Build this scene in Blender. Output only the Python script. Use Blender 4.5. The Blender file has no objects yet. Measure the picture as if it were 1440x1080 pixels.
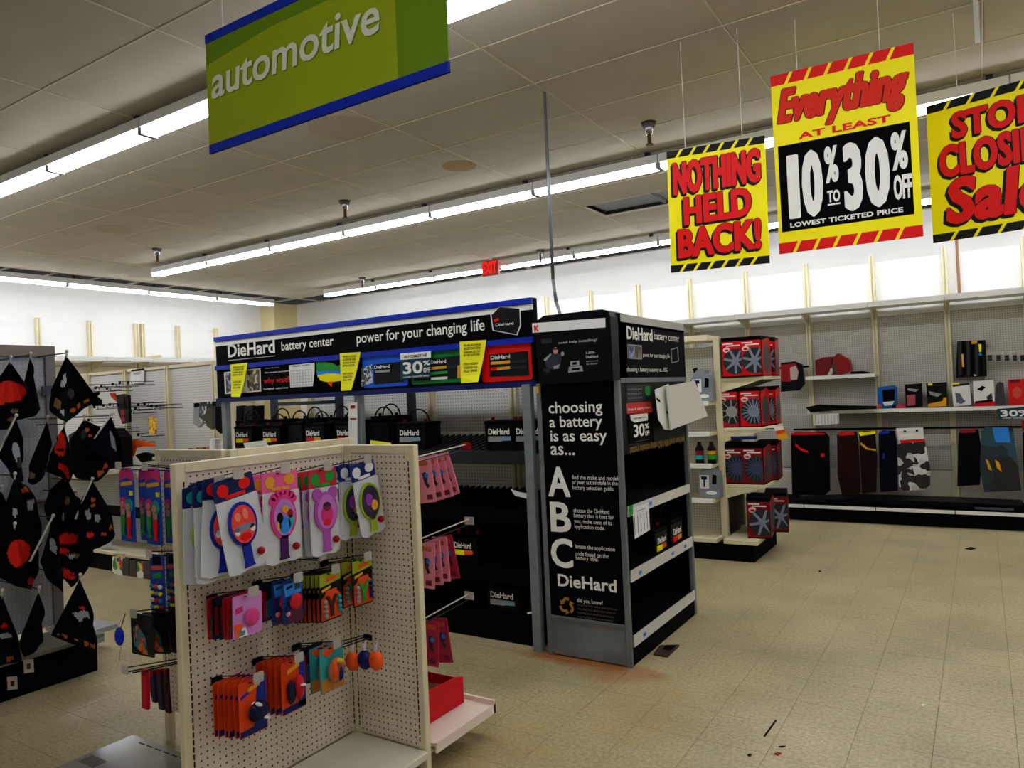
import bpy, math, random
from mathutils import Vector, Matrix
random.seed(7)
S = bpy.context.scene
COL = S.collection
# ------------------------------------------------------------------ camera, world, exposure
RM = Matrix(((0.84226, 0.04575, 0.53713), (0.53717, 0.01210, -0.84339), (-0.04508, 0.99888, -0.01438)))
CH = 1.6; F = 1034.6
cd = bpy.data.cameras.new('camera'); cd.sensor_width = 36; cd.lens = F / 1440 * 36; cd.clip_start = .05
cam = bpy.data.objects.new('camera', cd); COL.objects.link(cam)
cam.matrix_world = Matrix.Translation((0, 0, CH)) @ RM.to_4x4()
S.camera = cam
w = bpy.data.worlds.new('world'); S.world = w; w.use_nodes = True
w.node_tree.nodes['Background'].inputs[0].default_value = (.9, .93, 1, 1)
w.node_tree.nodes['Background'].inputs[1].default_value = .03
S.view_settings.view_transform = 'Standard'; S.view_settings.look = 'None'
S.view_settings.gamma = 1; S.view_settings.exposure = 0.0
TUBE = 22.0      # strength of the fluorescent tubes


def U(px, py, ax, val):
    """point of the world plane x/y/z = val that a photograph pixel looks at"""
    r = RM @ Vector((px - 720, -(py - 540), -F))
    i = 'xyz'.index(ax)
    t = (val - (CH if i == 2 else 0)) / r[i]
    return Vector((r.x * t, r.y * t, r.z * t + CH))


# ------------------------------------------------------------------ materials
def lin(c):
    return tuple(((v / 255) / 12.92 if v / 255 <= .04045 else ((v / 255 + .055) / 1.055) ** 2.4) for v in c)


MATS = {}


def mat(name, c, rough=.6, metal=0, emit=0, alpha=1, noise=0, nscale=8, spec=.18, coat=0):
    if name in MATS: return MATS[name]
    m = bpy.data.materials.new(name); m.use_nodes = True
    nt = m.node_tree; b = nt.nodes['Principled BSDF']
    c = lin(c)
    b.inputs['Base Color'].default_value = (*c, 1)
    b.inputs['Roughness'].default_value = rough
    b.inputs['Metallic'].default_value = metal
    b.inputs['Alpha'].default_value = alpha
    b.inputs['Specular IOR Level'].default_value = spec
    b.inputs['Coat Weight'].default_value = coat
    if emit:
        b.inputs['Emission Color'].default_value = (*c, 1); b.inputs['Emission Strength'].default_value = emit
    if noise:
        tc = nt.nodes.new('ShaderNodeTexCoord'); n = nt.nodes.new('ShaderNodeTexNoise')
        n.inputs['Scale'].default_value = nscale; n.inputs['Detail'].default_value = 5
        nt.links.new(tc.outputs['Object'], n.inputs['Vector'])
        r = nt.nodes.new('ShaderNodeMapRange'); r.inputs[1].default_value = .3; r.inputs[2].default_value = .7
        r.inputs[3].default_value = 1 - noise; r.inputs[4].default_value = 1 + noise
        nt.links.new(n.outputs[0], r.inputs[0])
        mx = nt.nodes.new('ShaderNodeMix'); mx.data_type = 'RGBA'; mx.blend_type = 'MULTIPLY'
        mx.inputs[0].default_value = 1; mx.inputs[6].default_value = (*c, 1)
        nt.links.new(r.outputs[0], mx.inputs[7]); nt.links.new(mx.outputs[2], b.inputs['Base Color'])
    MATS[name] = m
    return m


def printed(name, cols, scale=30, rough=.35):
    """busy flat print: cells of a few colours"""
    if name in MATS: return MATS[name]
    m = bpy.data.materials.new(name); m.use_nodes = True
    nt = m.node_tree; b = nt.nodes['Principled BSDF']; b.inputs['Roughness'].default_value = rough
    tc = nt.nodes.new('ShaderNodeTexCoord'); n = nt.nodes.new('ShaderNodeTexNoise')
    n.inputs['Scale'].default_value = scale * .6; n.inputs['Detail'].default_value = 1
    v = nt.nodes.new('ShaderNodeTexVoronoi'); v.inputs['Scale'].default_value = scale
    add = nt.nodes.new('ShaderNodeMix'); add.data_type = 'RGBA'; add.inputs[0].default_value = .12
    nt.links.new(tc.outputs['Object'], n.inputs['Vector'])
    nt.links.new(tc.outputs['Object'], add.inputs[6]); nt.links.new(n.outputs['Color'], add.inputs[7])
    nt.links.new(add.outputs[2], v.inputs['Vector'])
    sp = nt.nodes.new('ShaderNodeSeparateColor'); nt.links.new(v.outputs['Color'], sp.inputs[0])
    cr = nt.nodes.new('ShaderNodeValToRGB'); cr.color_ramp.interpolation = 'CONSTANT'
    nt.links.new(sp.outputs[0], cr.inputs[0])
    e = cr.color_ramp.elements
    while len(e) < len(cols): e.new(.5)
    for i, c in enumerate(cols):
        e[i].position = i / len(cols); e[i].color = (*lin(c), 1)
    nt.links.new(cr.outputs[0], b.inputs['Base Color'])
    MATS[name] = m
    return m


def pegmat(name, c, hole=(20, 18, 15), axis='X', pitch=.0254, r=.15):
    """perforated board; holes on a square grid, shade of dark ones put into the colour"""
    m = bpy.data.materials.new(name); m.use_nodes = True
    nt = m.node_tree; b = nt.nodes['Principled BSDF']; b.inputs['Roughness'].default_value = .6
    tc = nt.nodes.new('ShaderNodeTexCoord'); sp = nt.nodes.new('ShaderNodeSeparateXYZ')
    nt.links.new(tc.outputs['Object'], sp.inputs[0])

    def M(op, a, bb=None):
        q = nt.nodes.new('ShaderNodeMath'); q.operation = op
        for i, s in enumerate((a, bb)):
            if s is None: continue
            if isinstance(s, (int, float)): q.inputs[i].default_value = s
            else: nt.links.new(s, q.inputs[i])
        return q.outputs[0]
    k = []
    for a in (axis, 'Z'):
        f = M('SUBTRACT', M('FRACT', M('DIVIDE', sp.outputs[a], pitch)), .5)
        k.append(M('MULTIPLY', f, f))
    d = M('LESS_THAN', M('SQRT', M('ADD', *k)), r)
    mx = nt.nodes.new('ShaderNodeMix'); mx.data_type = 'RGBA'
    mx.inputs[6].default_value = (*lin(c), 1); mx.inputs[7].default_value = (*lin(hole), 1)
    nt.links.new(d, mx.inputs[0]); nt.links.new(mx.outputs[2], b.inputs['Base Color'])
    MATS[name] = m
    return m


cream = mat('cream_metal', (222, 212, 176), .45, noise=.06)
white = mat('white_paint', (235, 235, 230), .4)
wallw = mat('wall_paint', (244, 243, 238), .8, noise=.03, nscale=2)
black = mat('black_paint', (2, 2, 3), .75, spec=.05)
black2 = mat('black_plastic', (2, 2, 3), .45, spec=.12)
dkgrey = mat('dark_grey', (24, 28, 31), .5, spec=.3)
steel = mat('steel_grey', (128, 136, 138), .45, metal=.3, noise=.1, nscale=20)
steelb = mat('blue_steel', (70, 84, 96), .45, metal=.3)
wire = mat('wire', (30, 30, 34), .3, metal=.7)
chrome = mat('chrome', (150, 150, 150), .25, metal=1)
blue = mat('sign_blue', (8, 40, 170), .4)
dblue = mat('navy', (12, 22, 90), .4)
text_w = mat('lettering_white', (240, 240, 232), .6)
text_k = mat('lettering_black', (12, 12, 12), .6)
yellow = mat('sign_yellow', (250, 236, 0), .5)
paperY = mat('yellow_paper', (244, 240, 40), .8)
paper = mat('white_paper', (232, 232, 228), .8, noise=.03, nscale=12)
red = mat('sign_red', (222, 10, 8), .5)
dred = mat('deep_red', (150, 8, 20), .5)
pink = mat('pink_card', (228, 136, 158), .5)
hot = mat('hot_pink', (214, 40, 120), .4)
purple = mat('purple', (150, 60, 160), .4)
green = mat('green', (30, 150, 50), .5)
teal = mat('teal', (40, 150, 160), .5)
orange = mat('orange', (236, 84, 24), .5)
gold = mat('gold', (226, 160, 30), .5)
skyb = mat('sky_blue', (40, 130, 220), .5)
grey = mat('grey', (150, 150, 150), .5)
brown = mat('brown', (34, 15, 9), .9, noise=.2, spec=.1)
skin = mat('skin_print', (200, 140, 110), .6)
clear = mat('clear_bag', (235, 238, 240), .15, alpha=.38)
blister = mat('clear_blister', (240, 242, 245), .08, alpha=.22)
plate = mat('scan_plate', (200, 196, 186), .3, alpha=.6)
peg_near = pegmat('pegboard_near', (218, 205, 184), axis='Y')
peg_nearx = pegmat('pegboard_near_x', (218, 205, 184), axis='X')
peg_far = pegmat('pegboard_far', (214, 212, 206), (96, 92, 86), r=.17)
peg_back = pegmat('pegboard_back', (190, 187, 178), (70, 68, 64), r=.18)
peg_fary = pegmat('pegboard_far_y', (214, 212, 206), (96, 92, 86), axis='Y', r=.17)
peg_bat = pegmat('pegboard_battery', (226, 226, 218), (60, 58, 55), r=.16)
peg_grey = pegmat('pegboard_grey', (150, 154, 160), (200, 200, 200), axis='Y', r=.12)


# ------------------------------------------------------------------ mesh builder
class MB:
    def __init__(s): s.v = []; s.f = []; s.m = []; s.c = 0

    def use(s, i): s.c = i; return s

    def add(s, vs, fs):
        o = len(s.v); s.v += [Vector(p) for p in vs]
        s.f += [[a + o for a in f] for f in fs]; s.m += [s.c] * len(fs); return s

    def box(s, x0, x1, y0, y1, z0, z1):
        return s.add([(x0, y0, z0), (x1, y0, z0), (x1, y1, z0), (x0, y1, z0), (x0, y0, z1), (x1, y0, z1), (x1, y1, z1), (x0, y1, z1)],
                     [(3, 2, 1, 0), (4, 5, 6, 7), (0, 1, 5, 4), (1, 2, 6, 5), (2, 3, 7, 6), (3, 0, 4, 7)])

    def bbox(s, x0, x1, y0, y1, z0, z1, b=.004):
        """box with chamfered edges on the vertical axis and the top"""
        p = [(x0 + b, y0), (x1 - b, y0), (x1, y0 + b), (x1, y1 - b), (x1 - b, y1), (x0 + b, y1), (x0, y1 - b), (x0, y0 + b)]
        cx, cy = (x0 + x1) / 2, (y0 + y1) / 2
        q = [(cx + (x - cx) * (1 - 2 * b / max(x1 - x0, 1e-6)), cy + (y - cy) * (1 - 2 * b / max(y1 - y0, 1e-6))) for x, y in p]
        v = [(x, y, z0) for x, y in p] + [(x, y, z1 - b) for x, y in p] + [(x, y, z1) for x, y in q]
        f = [tuple(range(7, -1, -1)), tuple(range(16, 24))]
        for k in (0, 8):
            f += [(k + i, k + (i + 1) % 8, k + 8 + (i + 1) % 8, k + 8 + i) for i in range(8)]
        return s.add(v, f)

    def poly(s, pts, y0, y1):
        """polygon in x-z, front at y0, back at y1"""
        n = len(pts)
        return s.add([(x, y0, z) for x, z in pts] + [(x, y1, z) for x, z in pts],
                     [tuple(range(n)), tuple(range(2 * n - 1, n - 1, -1))] + [(i, i + n, (i + 1) % n + n, (i + 1) % n) for i in range(n)])

    def polyx(s, pts, x0, x1):
        n = len(pts)
        return s.add([(x0, y, z) for y, z in pts] + [(x1, y, z) for y, z in pts],
                     [tuple(range(n)), tuple(range(2 * n - 1, n - 1, -1))] + [(i, i + n, (i + 1) % n + n, (i + 1) % n) for i in range(n)])

    def ell(s, cx, cz, rx, rz, y0, y1, n=20, a0=0, rot=0):
        p = []
        for i in range(n):
            a = 2 * math.pi * i / n + a0; x, z = rx * math.cos(a), rz * math.sin(a)
            p.append((cx + x * math.cos(rot) - z * math.sin(rot), cz + x * math.sin(rot) + z * math.cos(rot)))
        return s.poly(p, y0, y1)

    def cyl(s, p0, p1, r, n=8, r1=None):
        p0, p1 = Vector(p0), Vector(p1); r1 = r if r1 is None else r1
        d = (p1 - p0).normalized(); a = d.orthogonal().normalized(); b = d.cross(a)
        v = []
        for p, rr in ((p0, r), (p1, r1)):
            v += [p + (a * math.cos(2 * math.pi * i / n) + b * math.sin(2 * math.pi * i / n)) * rr for i in range(n)]
        return s.add(v, [tuple(range(n - 1, -1, -1)), tuple(range(n, 2 * n))] + [(i, (i + 1) % n, (i + 1) % n + n, i + n) for i in range(n)])

    def tube(s, path, r, n=6):
        for a, b in zip(path[:-1], path[1:]): s.cyl(a, b, r, n)
        return s

    def lathe(s, c, prof, n=12):
        c = Vector(c); v = []; f = []
        for r, z in prof: v += [c + Vector((r * math.cos(2 * math.pi * i / n), r * math.sin(2 * math.pi * i / n), z)) for i in range(n)]
        for k in range(len(prof) - 1):
            f += [(k * n + i, k * n + (i + 1) % n, (k + 1) * n + (i + 1) % n, (k + 1) * n + i) for i in range(n)]
        f += [tuple(range(n - 1, -1, -1)), tuple(range((len(prof) - 1) * n, len(prof) * n))]
        return s.add(v, f)

    def ball(s, c, r, n=12, sy=1, sz=1):
        pr = [(r * math.sin(math.pi * k / 8) + 1e-5, -r * sz * math.cos(math.pi * k / 8)) for k in range(9)]
        o = len(s.v); s.lathe(c, pr, n)
        for i in range(o, len(s.v)): s.v[i].y = c[1] + (s.v[i].y - c[1]) * sy
        return s


def mesh_of(name, mb, mats, M=None, smooth=False):
    me = bpy.data.meshes.new(name)
    vs = [M @ v for v in mb.v] if M is not None else mb.v
    me.from_pydata([tuple(v) for v in vs], [], mb.f)
    for m in (mats if isinstance(mats, (list, tuple)) else [mats]): me.materials.append(m)
    me.polygons.foreach_set('material_index', mb.m)
    if smooth: me.polygons.foreach_set('use_smooth', [True] * len(me.polygons))
    me.update()
    return me


def thing(name, label, cat, loc=(0, 0, 0), rz=0, group=None, kind=None):
    o = bpy.data.objects.new(name, None); COL.objects.link(o)
    o.location = loc; o.rotation_euler = (0, 0, rz); o.empty_display_size = .05
    if label: o['label'] = label
    if cat: o['category'] = cat
    if group: o['group'] = group
    if kind: o['kind'] = kind
    return o


def minv(o):
    return (Matrix.Translation(o.location) @ o.rotation_euler.to_matrix().to_4x4()).inverted()


def root_of(p):
    while p.parent: p = p.parent
    return p


def part(p, name, mb, mats, world=True, smooth=False, label=None, kind=None):
    M = minv(root_of(p)) if world else None
    o = bpy.data.objects.new(name, mesh_of(name, mb, mats, M, smooth)); COL.objects.link(o); o.parent = p
    if label: o['label'] = label
    if kind: o['kind'] = kind
    return o


def solo(name, mb, mats, label, cat, base=None, group=None, kind=None, smooth=False):
    """a thing that is one mesh, authored in world coordinates"""
    xs = [v.x for v in mb.v]; ys = [v.y for v in mb.v]; zs = [v.z for v in mb.v]
    L = Vector(base) if base else Vector(((min(xs) + max(xs)) / 2, (min(ys) + max(ys)) / 2, min(zs)))
    o = bpy.data.objects.new(name, mesh_of(name, mb, mats, Matrix.Translation(-L), smooth)); COL.objects.link(o)
    o.location = L
    if label: o['label'] = label
    if cat: o['category'] = cat
    if group: o['group'] = group
    if kind: o['kind'] = kind
    return o


TX = {}


def glyphs(s, bold, shear, sp):
    k = (s, bold, shear, sp)
    if k not in TX:
        c = bpy.data.curves.new('t', 'FONT'); c.body = s; c.offset = bold; c.shear = shear; c.resolution_u = 3
        c.space_character = sp; c.fill_mode = 'FRONT'
        o = bpy.data.objects.new('t', c); COL.objects.link(o)
        dg = bpy.context.evaluated_depsgraph_get()
        me = bpy.data.meshes.new_from_object(o.evaluated_get(dg))
        vs = [v.co.copy() for v in me.vertices]; fs = [list(p.vertices) for p in me.polygons]
        x0 = min(v.x for v in vs); x1 = max(v.x for v in vs); y0 = min(v.y for v in vs); y1 = max(v.y for v in vs)
        TX[k] = ([((v.x - x0) / (x1 - x0), (v.y - y0) / (y1 - y0)) for v in vs], fs)
        bpy.data.objects.remove(o); bpy.data.curves.remove(c); bpy.data.meshes.remove(me)
    return TX[k]


def textmb(s, bl, br, tl, bold=0.01, shear=0, sp=1, mb=None):
    """lettering on the parallelogram bottom-left, bottom-right, top-left"""
    bl, br, tl = Vector(bl), Vector(br), Vector(tl)
    mb = mb or MB()
    if bold > .031:      # heavy weight from four slightly shifted layers
        u, w_ = (br - bl), (tl - bl); d = w_.length * (bold - .012) * .55; nn = u.cross(w_).normalized(); u1, w1 = u.normalized() * d, w_.normalized() * d * .6
        for k, (a, b) in enumerate(((-1, -1), (1, -1), (-1, 1), (1, 1), (0, 0))):
            o = u1 * a + w1 * b + nn * (.00012 * k)
            textmb(s, bl + u1 + w1 + o, br - u1 + w1 + o, tl + u1 - w1 + o, .012, shear, sp, mb)
        return mb
    v, f = glyphs(s, bold, shear, sp)
    return mb.add([bl + (br - bl) * a + (tl - bl) * b for a, b in v], f)


def textY(mb, s, y, pbl, ptr, bold=.01, shear=0, sp=1):
    """lettering on plane y, given photo pixels of its lower-left and upper-right corner"""
    a = U(*pbl, 'y', y); b = U(*ptr, 'y', y)
    return textmb(s, a, (b.x, y, a.z), (a.x, y, b.z), bold, shear, sp, mb)


def textX(mb, s, x, pbl, ptr, bold=.01, shear=0, sp=1):
    a = U(*pbl, 'x', x); b = U(*ptr, 'x', x)
    return textmb(s, a, (x, b.y, a.z), (x, a.y, b.z), bold, shear, sp, mb)


def quadY(mb, y, th, pts):
    p = [U(a, b, 'y', y) for a, b in pts]
    return mb.poly([(q.x, q.z) for q in p], y, y + th)


def quadX(mb, x, th, pts):
    p = [U(a, b, 'x', x) for a, b in pts]
    return mb.polyx([(q.y, q.z) for q in p], x, x - th)


def dup(root, loc, rot=(0, 0, 0), label=None, group=None, copyname=None):
    r = root.copy(); COL.objects.link(r); r.location = loc; r.rotation_euler = rot
    if label: r['label'] = label
    if group: r['group'] = group
    for ch in list(root.children):
        c = ch.copy(); COL.objects.link(c); c.parent = r
        for g in list(ch.children):
            d = g.copy(); COL.objects.link(d); d.parent = c
    return r


ORD = ['first', 'second', 'third', 'fourth', 'fifth', 'sixth', 'seventh', 'eighth', 'ninth', 'tenth', 'eleventh', 'twelfth', 'thirteenth', 'fourteenth', 'fifteenth']


def visible(p, mrg=30):
    c = RM.transposed() @ (Vector(p) - Vector((0, 0, CH)))
    if c.z > -.1: return None
    x = 720 + F * c.x / -c.z; y = 540 - F * c.y / -c.z
    return (x, y) if -mrg < x < 1440 + mrg and -mrg < y < 1080 + mrg else None


# ================================================================== THE ROOM
XL, YB, ZC = -11.95, 10.2, 3.6
# floor slab and tiles
fm = bpy.data.materials.new('vinyl_tile'); fm.use_nodes = True
nt = fm.node_tree; b = nt.nodes['Principled BSDF']; b.inputs['Roughness'].default_value = .38
ge = nt.nodes.new('ShaderNodeNewGeometry')
n1 = nt.nodes.new('ShaderNodeTexNoise'); n1.inputs['Scale'].default_value = 55; n1.inputs['Detail'].default_value = 4
n2 = nt.nodes.new('ShaderNodeTexNoise'); n2.inputs['Scale'].default_value = 1.6; n2.inputs['Detail'].default_value = 4
n3 = nt.nodes.new('ShaderNodeTexNoise'); n3.inputs['Scale'].default_value = 5; n3.inputs['Detail'].default_value = 5
for n in (n1, n2, n3): nt.links.new(ge.outputs['Position'], n.inputs['Vector'])
c1 = nt.nodes.new('ShaderNodeValToRGB'); nt.links.new(n1.outputs[0], c1.inputs[0])
c1.color_ramp.elements[0].position = .38; c1.color_ramp.elements[0].color = (*lin((166, 152, 112)), 1)
c1.color_ramp.elements[1].position = .6; c1.color_ramp.elements[1].color = (*lin((190, 177, 138)), 1)
c2 = nt.nodes.new('ShaderNodeValToRGB'); nt.links.new(n2.outputs[0], c2.inputs[0])
c2.color_ramp.elements[0].position = .35; c2.color_ramp.elements[0].color = (.80, .79, .74, 1)
c2.color_ramp.elements[1].position = .62; c2.color_ramp.elements[1].color = (1.05, 1.04, 1.02, 1)
mx = nt.nodes.new('ShaderNodeMix'); mx.data_type = 'RGBA'; mx.blend_type = 'MULTIPLY'; mx.inputs[0].default_value = 1
nt.links.new(c1.outputs[0], mx.inputs[6]); nt.links.new(c2.outputs[0], mx.inputs[7])


def stain(prev, cx, cy, rx, ry, colr, amt):
    """rust stain with a noisy outline round a point of the floor"""
    mp = nt.nodes.new('ShaderNodeMapping'); mp.vector_type = 'POINT'
    mp.inputs['Location'].default_value = (-cx / rx, -cy / ry, 0); mp.inputs['Scale'].default_value = (1 / rx, 1 / ry, 0)
    nt.links.new(ge.outputs['Position'], mp.inputs[0])
    ln = nt.nodes.new('ShaderNodeVectorMath'); ln.operation = 'LENGTH'; nt.links.new(mp.outputs[0], ln.inputs[0])
    ad = nt.nodes.new('ShaderNodeMath'); ad.operation = 'MULTIPLY_ADD'
    nt.links.new(n3.outputs[0], ad.inputs[0]); ad.inputs[1].default_value = 1.3; nt.links.new(ln.outputs['Value'], ad.inputs[2])
    mr = nt.nodes.new('ShaderNodeMapRange'); mr.inputs[1].default_value = 1.0; mr.inputs[2].default_value = 1.75
    mr.inputs[3].default_value = amt; mr.inputs[4].default_value = 0
    nt.links.new(ad.outputs[0], mr.inputs[0])
    m2 = nt.nodes.new('ShaderNodeMix'); m2.data_type = 'RGBA'
    nt.links.new(mr.outputs[0], m2.inputs[0]); nt.links.new(prev, m2.inputs[6]); m2.inputs[7].default_value = (*lin(colr), 1)
    return m2.outputs[2]


o_ = stain(mx.outputs[2], -2.12, 3.88, .6, .1, (150, 80, 16), .9)
o_ = stain(o_, -1.78, 3.80, .28, .16, (156, 100, 40), .65)
o_ = stain(o_, -1.55, 3.45, .33, .45, (170, 136, 76), .4)
o_ = stain(o_, -1.95, 2.75, .4, .4, (172, 142, 84), .35)
nt.links.new(o_, b.inputs['Base Color'])
floor = solo('floor', MB().box(XL, 6, -5, YB, -.1, -.004), mat('floor_joint', (70, 60, 40), .9), 'beige speckled vinyl tile floor with rust stains', None, (0, 0, -.1), kind='structure')
t_ = .3048
tm = mesh_of('floor_tile', MB().box(-t_ / 2 + .0009, t_ / 2 - .0009, -t_ / 2 + .0009, t_ / 2 - .0009, -.004, 0), fm)
cells = []
for i in range(-42, 22):
    for j in range(-17, 35):
        x, y = (i + .5) * t_ + .06, (j + .5) * t_ - .1
        if x - t_ / 2 < XL or y > YB - t_ / 2: continue
        v = visible((x, y, 0), 60)
        occ = x < -5.1 and y < 4 and not (x > -6)
        cells.append((math.hypot(x, y) if v else 99 + math.hypot(x, y), x, y))
cells.sort()
for d, x, y in cells[:300]:
    o = bpy.data.objects.new('floor_tile', tm); COL.objects.link(o); o.location = (x, y, .1); o.parent = floor
rest = MB()
for d, x, y in cells[300:]:
    rest.box(x - t_ / 2 + .0009, x + t_ / 2 - .0009, y - t_ / 2 + .0009, y + t_ / 2 - .0009, -.004, 0)
part(floor, 'far_floor_tiles', rest, fm, kind='stuff')

# ceiling: tiles in a metal grid, one tile missing
cm = mat('ceiling_tile', (176, 169, 153), .95, noise=.05, nscale=3)
cm2 = mat('ceiling_stain', (156, 128, 90), .95)
ceil = solo('ceiling', MB().box(XL, 6, -5, 7.16, ZC + .35, ZC + .4).box(XL, 6, 7.16, YB, ZC + .35, ZC + .4), mat('deck_above', (120, 122, 128), .9),
            'suspended ceiling of beige tiles in a thin metal grid', None, (0, 0, ZC + .35), kind='structure')
GX = [-2.34 + 1.22 * k for k in range(-8, 7)]; GY = [2.28 + .61 * k for k in range(-12, 14)]
ctm = mesh_of('ceiling_tile', MB().box(-.603, .603, -.299, .299, 0, .015), cm)
tl = []
for i in range(len(GX)):
    for j in range(len(GY)):
        x, y = GX[i] + .61, GY[j] + .305
        if abs(x + 2.95) < .1 and abs(y - 7.465) < .1: continue
        if x > 5.3 or x - .6 < XL or y + .3 > YB: continue
        v = visible((x, y, ZC), 120); tl.append((math.hypot(x, y) if v else 99 + math.hypot(x, y), x, y))
tl.sort(); rest = MB()
for k, (d, x, y) in enumerate(tl):
    if k < 290:
        o = bpy.data.objects.new('ceiling_tile', ctm); COL.objects.link(o); o.parent = ceil
        o.location = (x, y, -.35)
    else: rest.box(x - .603, x + .603, y - .299, y + .299, ZC, ZC + .015)
part(ceil, 'far_ceiling_tiles', rest, cm, kind='stuff')
edge = MB()
for y in [g for g in GY if g < YB - .31]: edge.box(XL, GX[0], y + .006, y + .604, ZC, ZC + .015)
edge.box(XL, 6, GY[-1] + .006, YB, ZC, ZC + .015)
part(ceil, 'edge_tiles', edge, cm)
bars = MB()
for x in GX: bars.box(x - .0045, x + .0045, -5, YB, ZC - .004, ZC + .02)
for y in GY: bars.box(XL, 6, y - .004, y + .004, ZC - .003, ZC + .02)
part(ceil, 'ceiling_grid', bars, mat('grid_metal', (196, 188, 168), .6))
st = MB()
for k, (x, y, rx) in enumerate(((-3.72, 5.15, .15), (-7.9, 4.45, .2), (-3.85, 3.9, .25))):
    part(ceil, 'water_stain', MB().lathe((x, y, ZC - .0015), [(rx, 0), (rx, .0012)], 22), cm2 if k == 0 else mat('ceiling_stain_faint', (170, 158, 134), .95))
# low pale panel above the missing tile, coloured as if the void were lit
rec = MB().box(-3.55, -2.35, 7.17, 7.76, ZC + .06, ZC + .08).box(-2.85, -2.82, 7.17, 7.76, ZC + .03, ZC + .06)
part(ceil, 'lit_void_panel', rec, mat('void_lit_grey', (160, 166, 182), .9))

solo('wall_back', MB().box(XL - .1, 6, YB, YB + .1, 0, ZC), wallw, 'white painted back wall above the car accessory shelving', None, kind='structure')
solo('wall_left', MB().box(XL - .1, XL, -5, YB, 0, ZC), wallw, 'white painted left wall above the shelving ledge', None, kind='structure')
solo('wall_right', MB().box(6, 6.1, -5, YB, 0, ZC), wallw, None, None, kind='structure')
solo('wall_front', MB().box(XL, 6, -5.1, -5, 0, ZC), wallw, None, None, kind='structure')
solo('wall_column', MB().bbox(XL, -11.55, 9.62, YB, 0, ZC, .01), mat('column_paint', (232, 216, 160), .7), 'square cream column in the far left corner', None, kind='structure')


# ------------------------------------------------------------------ lights
tube_m = mat('tube_glow', (246, 248, 255), .5, emit=TUBE)
fixw = mat('fixture_white', (225, 226, 226), .4)


def make_light():
    t = thing('ceiling_light', 'white strip light', 'ceiling light')
    h = MB().poly([(-.055, .075), (.055, .075), (.07, .0), (-.07, .0)], -.605, .605)
    part(t, 'housing', h, fixw, False)
    g = MB()
    for k in (-1, 1): part(t, 'lamp_tube', MB().cyl((k * .036, -.585, -.022), (k * .036, .585, -.022), .019, 8), tube_m, False, True)
    part(t, 'end_socket', MB().box(-.06, .06, -.605, -.59, -.045, 0), grey, False); part(t, 'end_socket', MB().box(-.06, .06, .59, .605, -.045, 0), grey, False)
    k_ = MB().box(-.02, .02, -.52, -.48, .075, .13)
    part(t, 'hanger_bracket', k_, dkgrey, False)
    return t


L0 = make_light(); first = True
rows = [(2.87, 'row nearest the camera', -11, 4), (5.92, 'middle row', -9.51, 4), (9.05, 'row along the back wall', -9.51, 4),
        (-.18, 'added row overhead behind the camera', -2.3, 4)]  # unseen tubes, added to brighten the hanging signs
for ry, rn, xs, xe in rows:
    k = 0; x = -9.51 + .61 if -10 < xs < -3 else -10.73 + .61
    while x < xe:
        if x - .6 >= xs - .1:
            loc = (x, ry, ZC - .12)
            lab = 'white tube light, %s from the left in the %s' % (ORD[k], rn)
            if first: o = L0; o.location = loc; o.rotation_euler = (0, 0, math.pi / 2); o['label'] = lab; first = False
            else: o = dup(L0, loc, (0, 0, math.pi / 2), lab)
            o['group'] = 'strip lights of the ' + rn
            k += 1
        x += 1.22
for k in range(11):
    y = 8.53 - 1.22 * k
    dup(L0, (-11.0, y, ZC - .12), (0, 0, 0), 'white tube light along the left wall, %s from the corner column' % ORD[k], 'strip lights along the left wall')

# exit sign, sprinklers, conduit
p = U(689, 387, 'y', 8.8); z1 = U(689, 366, 'y', 8.8).z; z0 = p.z
t = thing('exit_sign', 'red glowing exit sign hanging below the ceiling near the back wall', 'sign', (p.x, 8.8, z0))
part(t, 'housing', MB().bbox(p.x - .14, p.x + .14, 8.8, 8.86, z0, z1, .008), mat('exit_housing', (170, 70, 60), .6))
part(t, 'stem', MB().cyl((p.x, 8.83, z1), (p.x, 8.83, 3.6), .02), fixw)
part(t, 'lettering', textmb('EXIT', (p.x - .12, 8.796, z0 + .025), (p.x + .12, 8.796, z0 + .025), (p.x - .12, 8.796, z1 - .02), .025), mat('exit_red', (255, 16, 8), .5, emit=1.0))
for k, (x, y) in enumerate(((-2.02, 5.25), (-5.25, 5.3), (-8.5, 5.33), (-5.1, 8.9), (-8.35, 8.75))):
    t = thing('sprinkler', ['chrome ceiling sprinkler left of the yellow sale signs', 'chrome ceiling sprinkler above the far middle of the battery header', 'chrome ceiling sprinkler left of the start of the middle light row',
                           'small sprinkler beside the steel conduit near the back light row', 'small sprinkler just above the left end of the back light row'][k], 'sprinkler', (x, y, 3.46))
    part(t, 'escutcheon', MB().lathe((x, y, 3.46), [(.022, .05), (.03, .075), (.06, .14)], 14), chrome, smooth=True)
    part(t, 'nozzle', MB().cyl((x, y, 3.52), (x, y, 3.44), .016).lathe((x, y, 3.43), [(.03, 0), (.03, .006)], 10), mat('brass_dark', (90, 66, 40), .4, metal=.8))
cb = U(778, 440, 'y', 4.3)
solo('conduit', MB().tube([(-2.36, 4.27, 3.6), (-2.36, 4.27, 2.35), (-2.345, 4.27, 2.2), (-2.3, 4.27, 2.06)], .012, 8), mat('galvanised', (140, 148, 152), .35, metal=.6),
     'thin galvanised steel conduit running from the ceiling to the kiosk top', 'conduit', smooth=True)
solo('cable', MB().tube([(-2.12, 4.2, 2.05), (-2.12, 4.2, 2.09), (-2.115, 4.2, 2.11), (-2.10, 4.2, 2.1), (-2.095, 4.2, 2.05)], .006, 6), mat('cable_tan', (150, 120, 60), .5),
     'short looped cable end standing on the kiosk top', 'cable')
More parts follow.
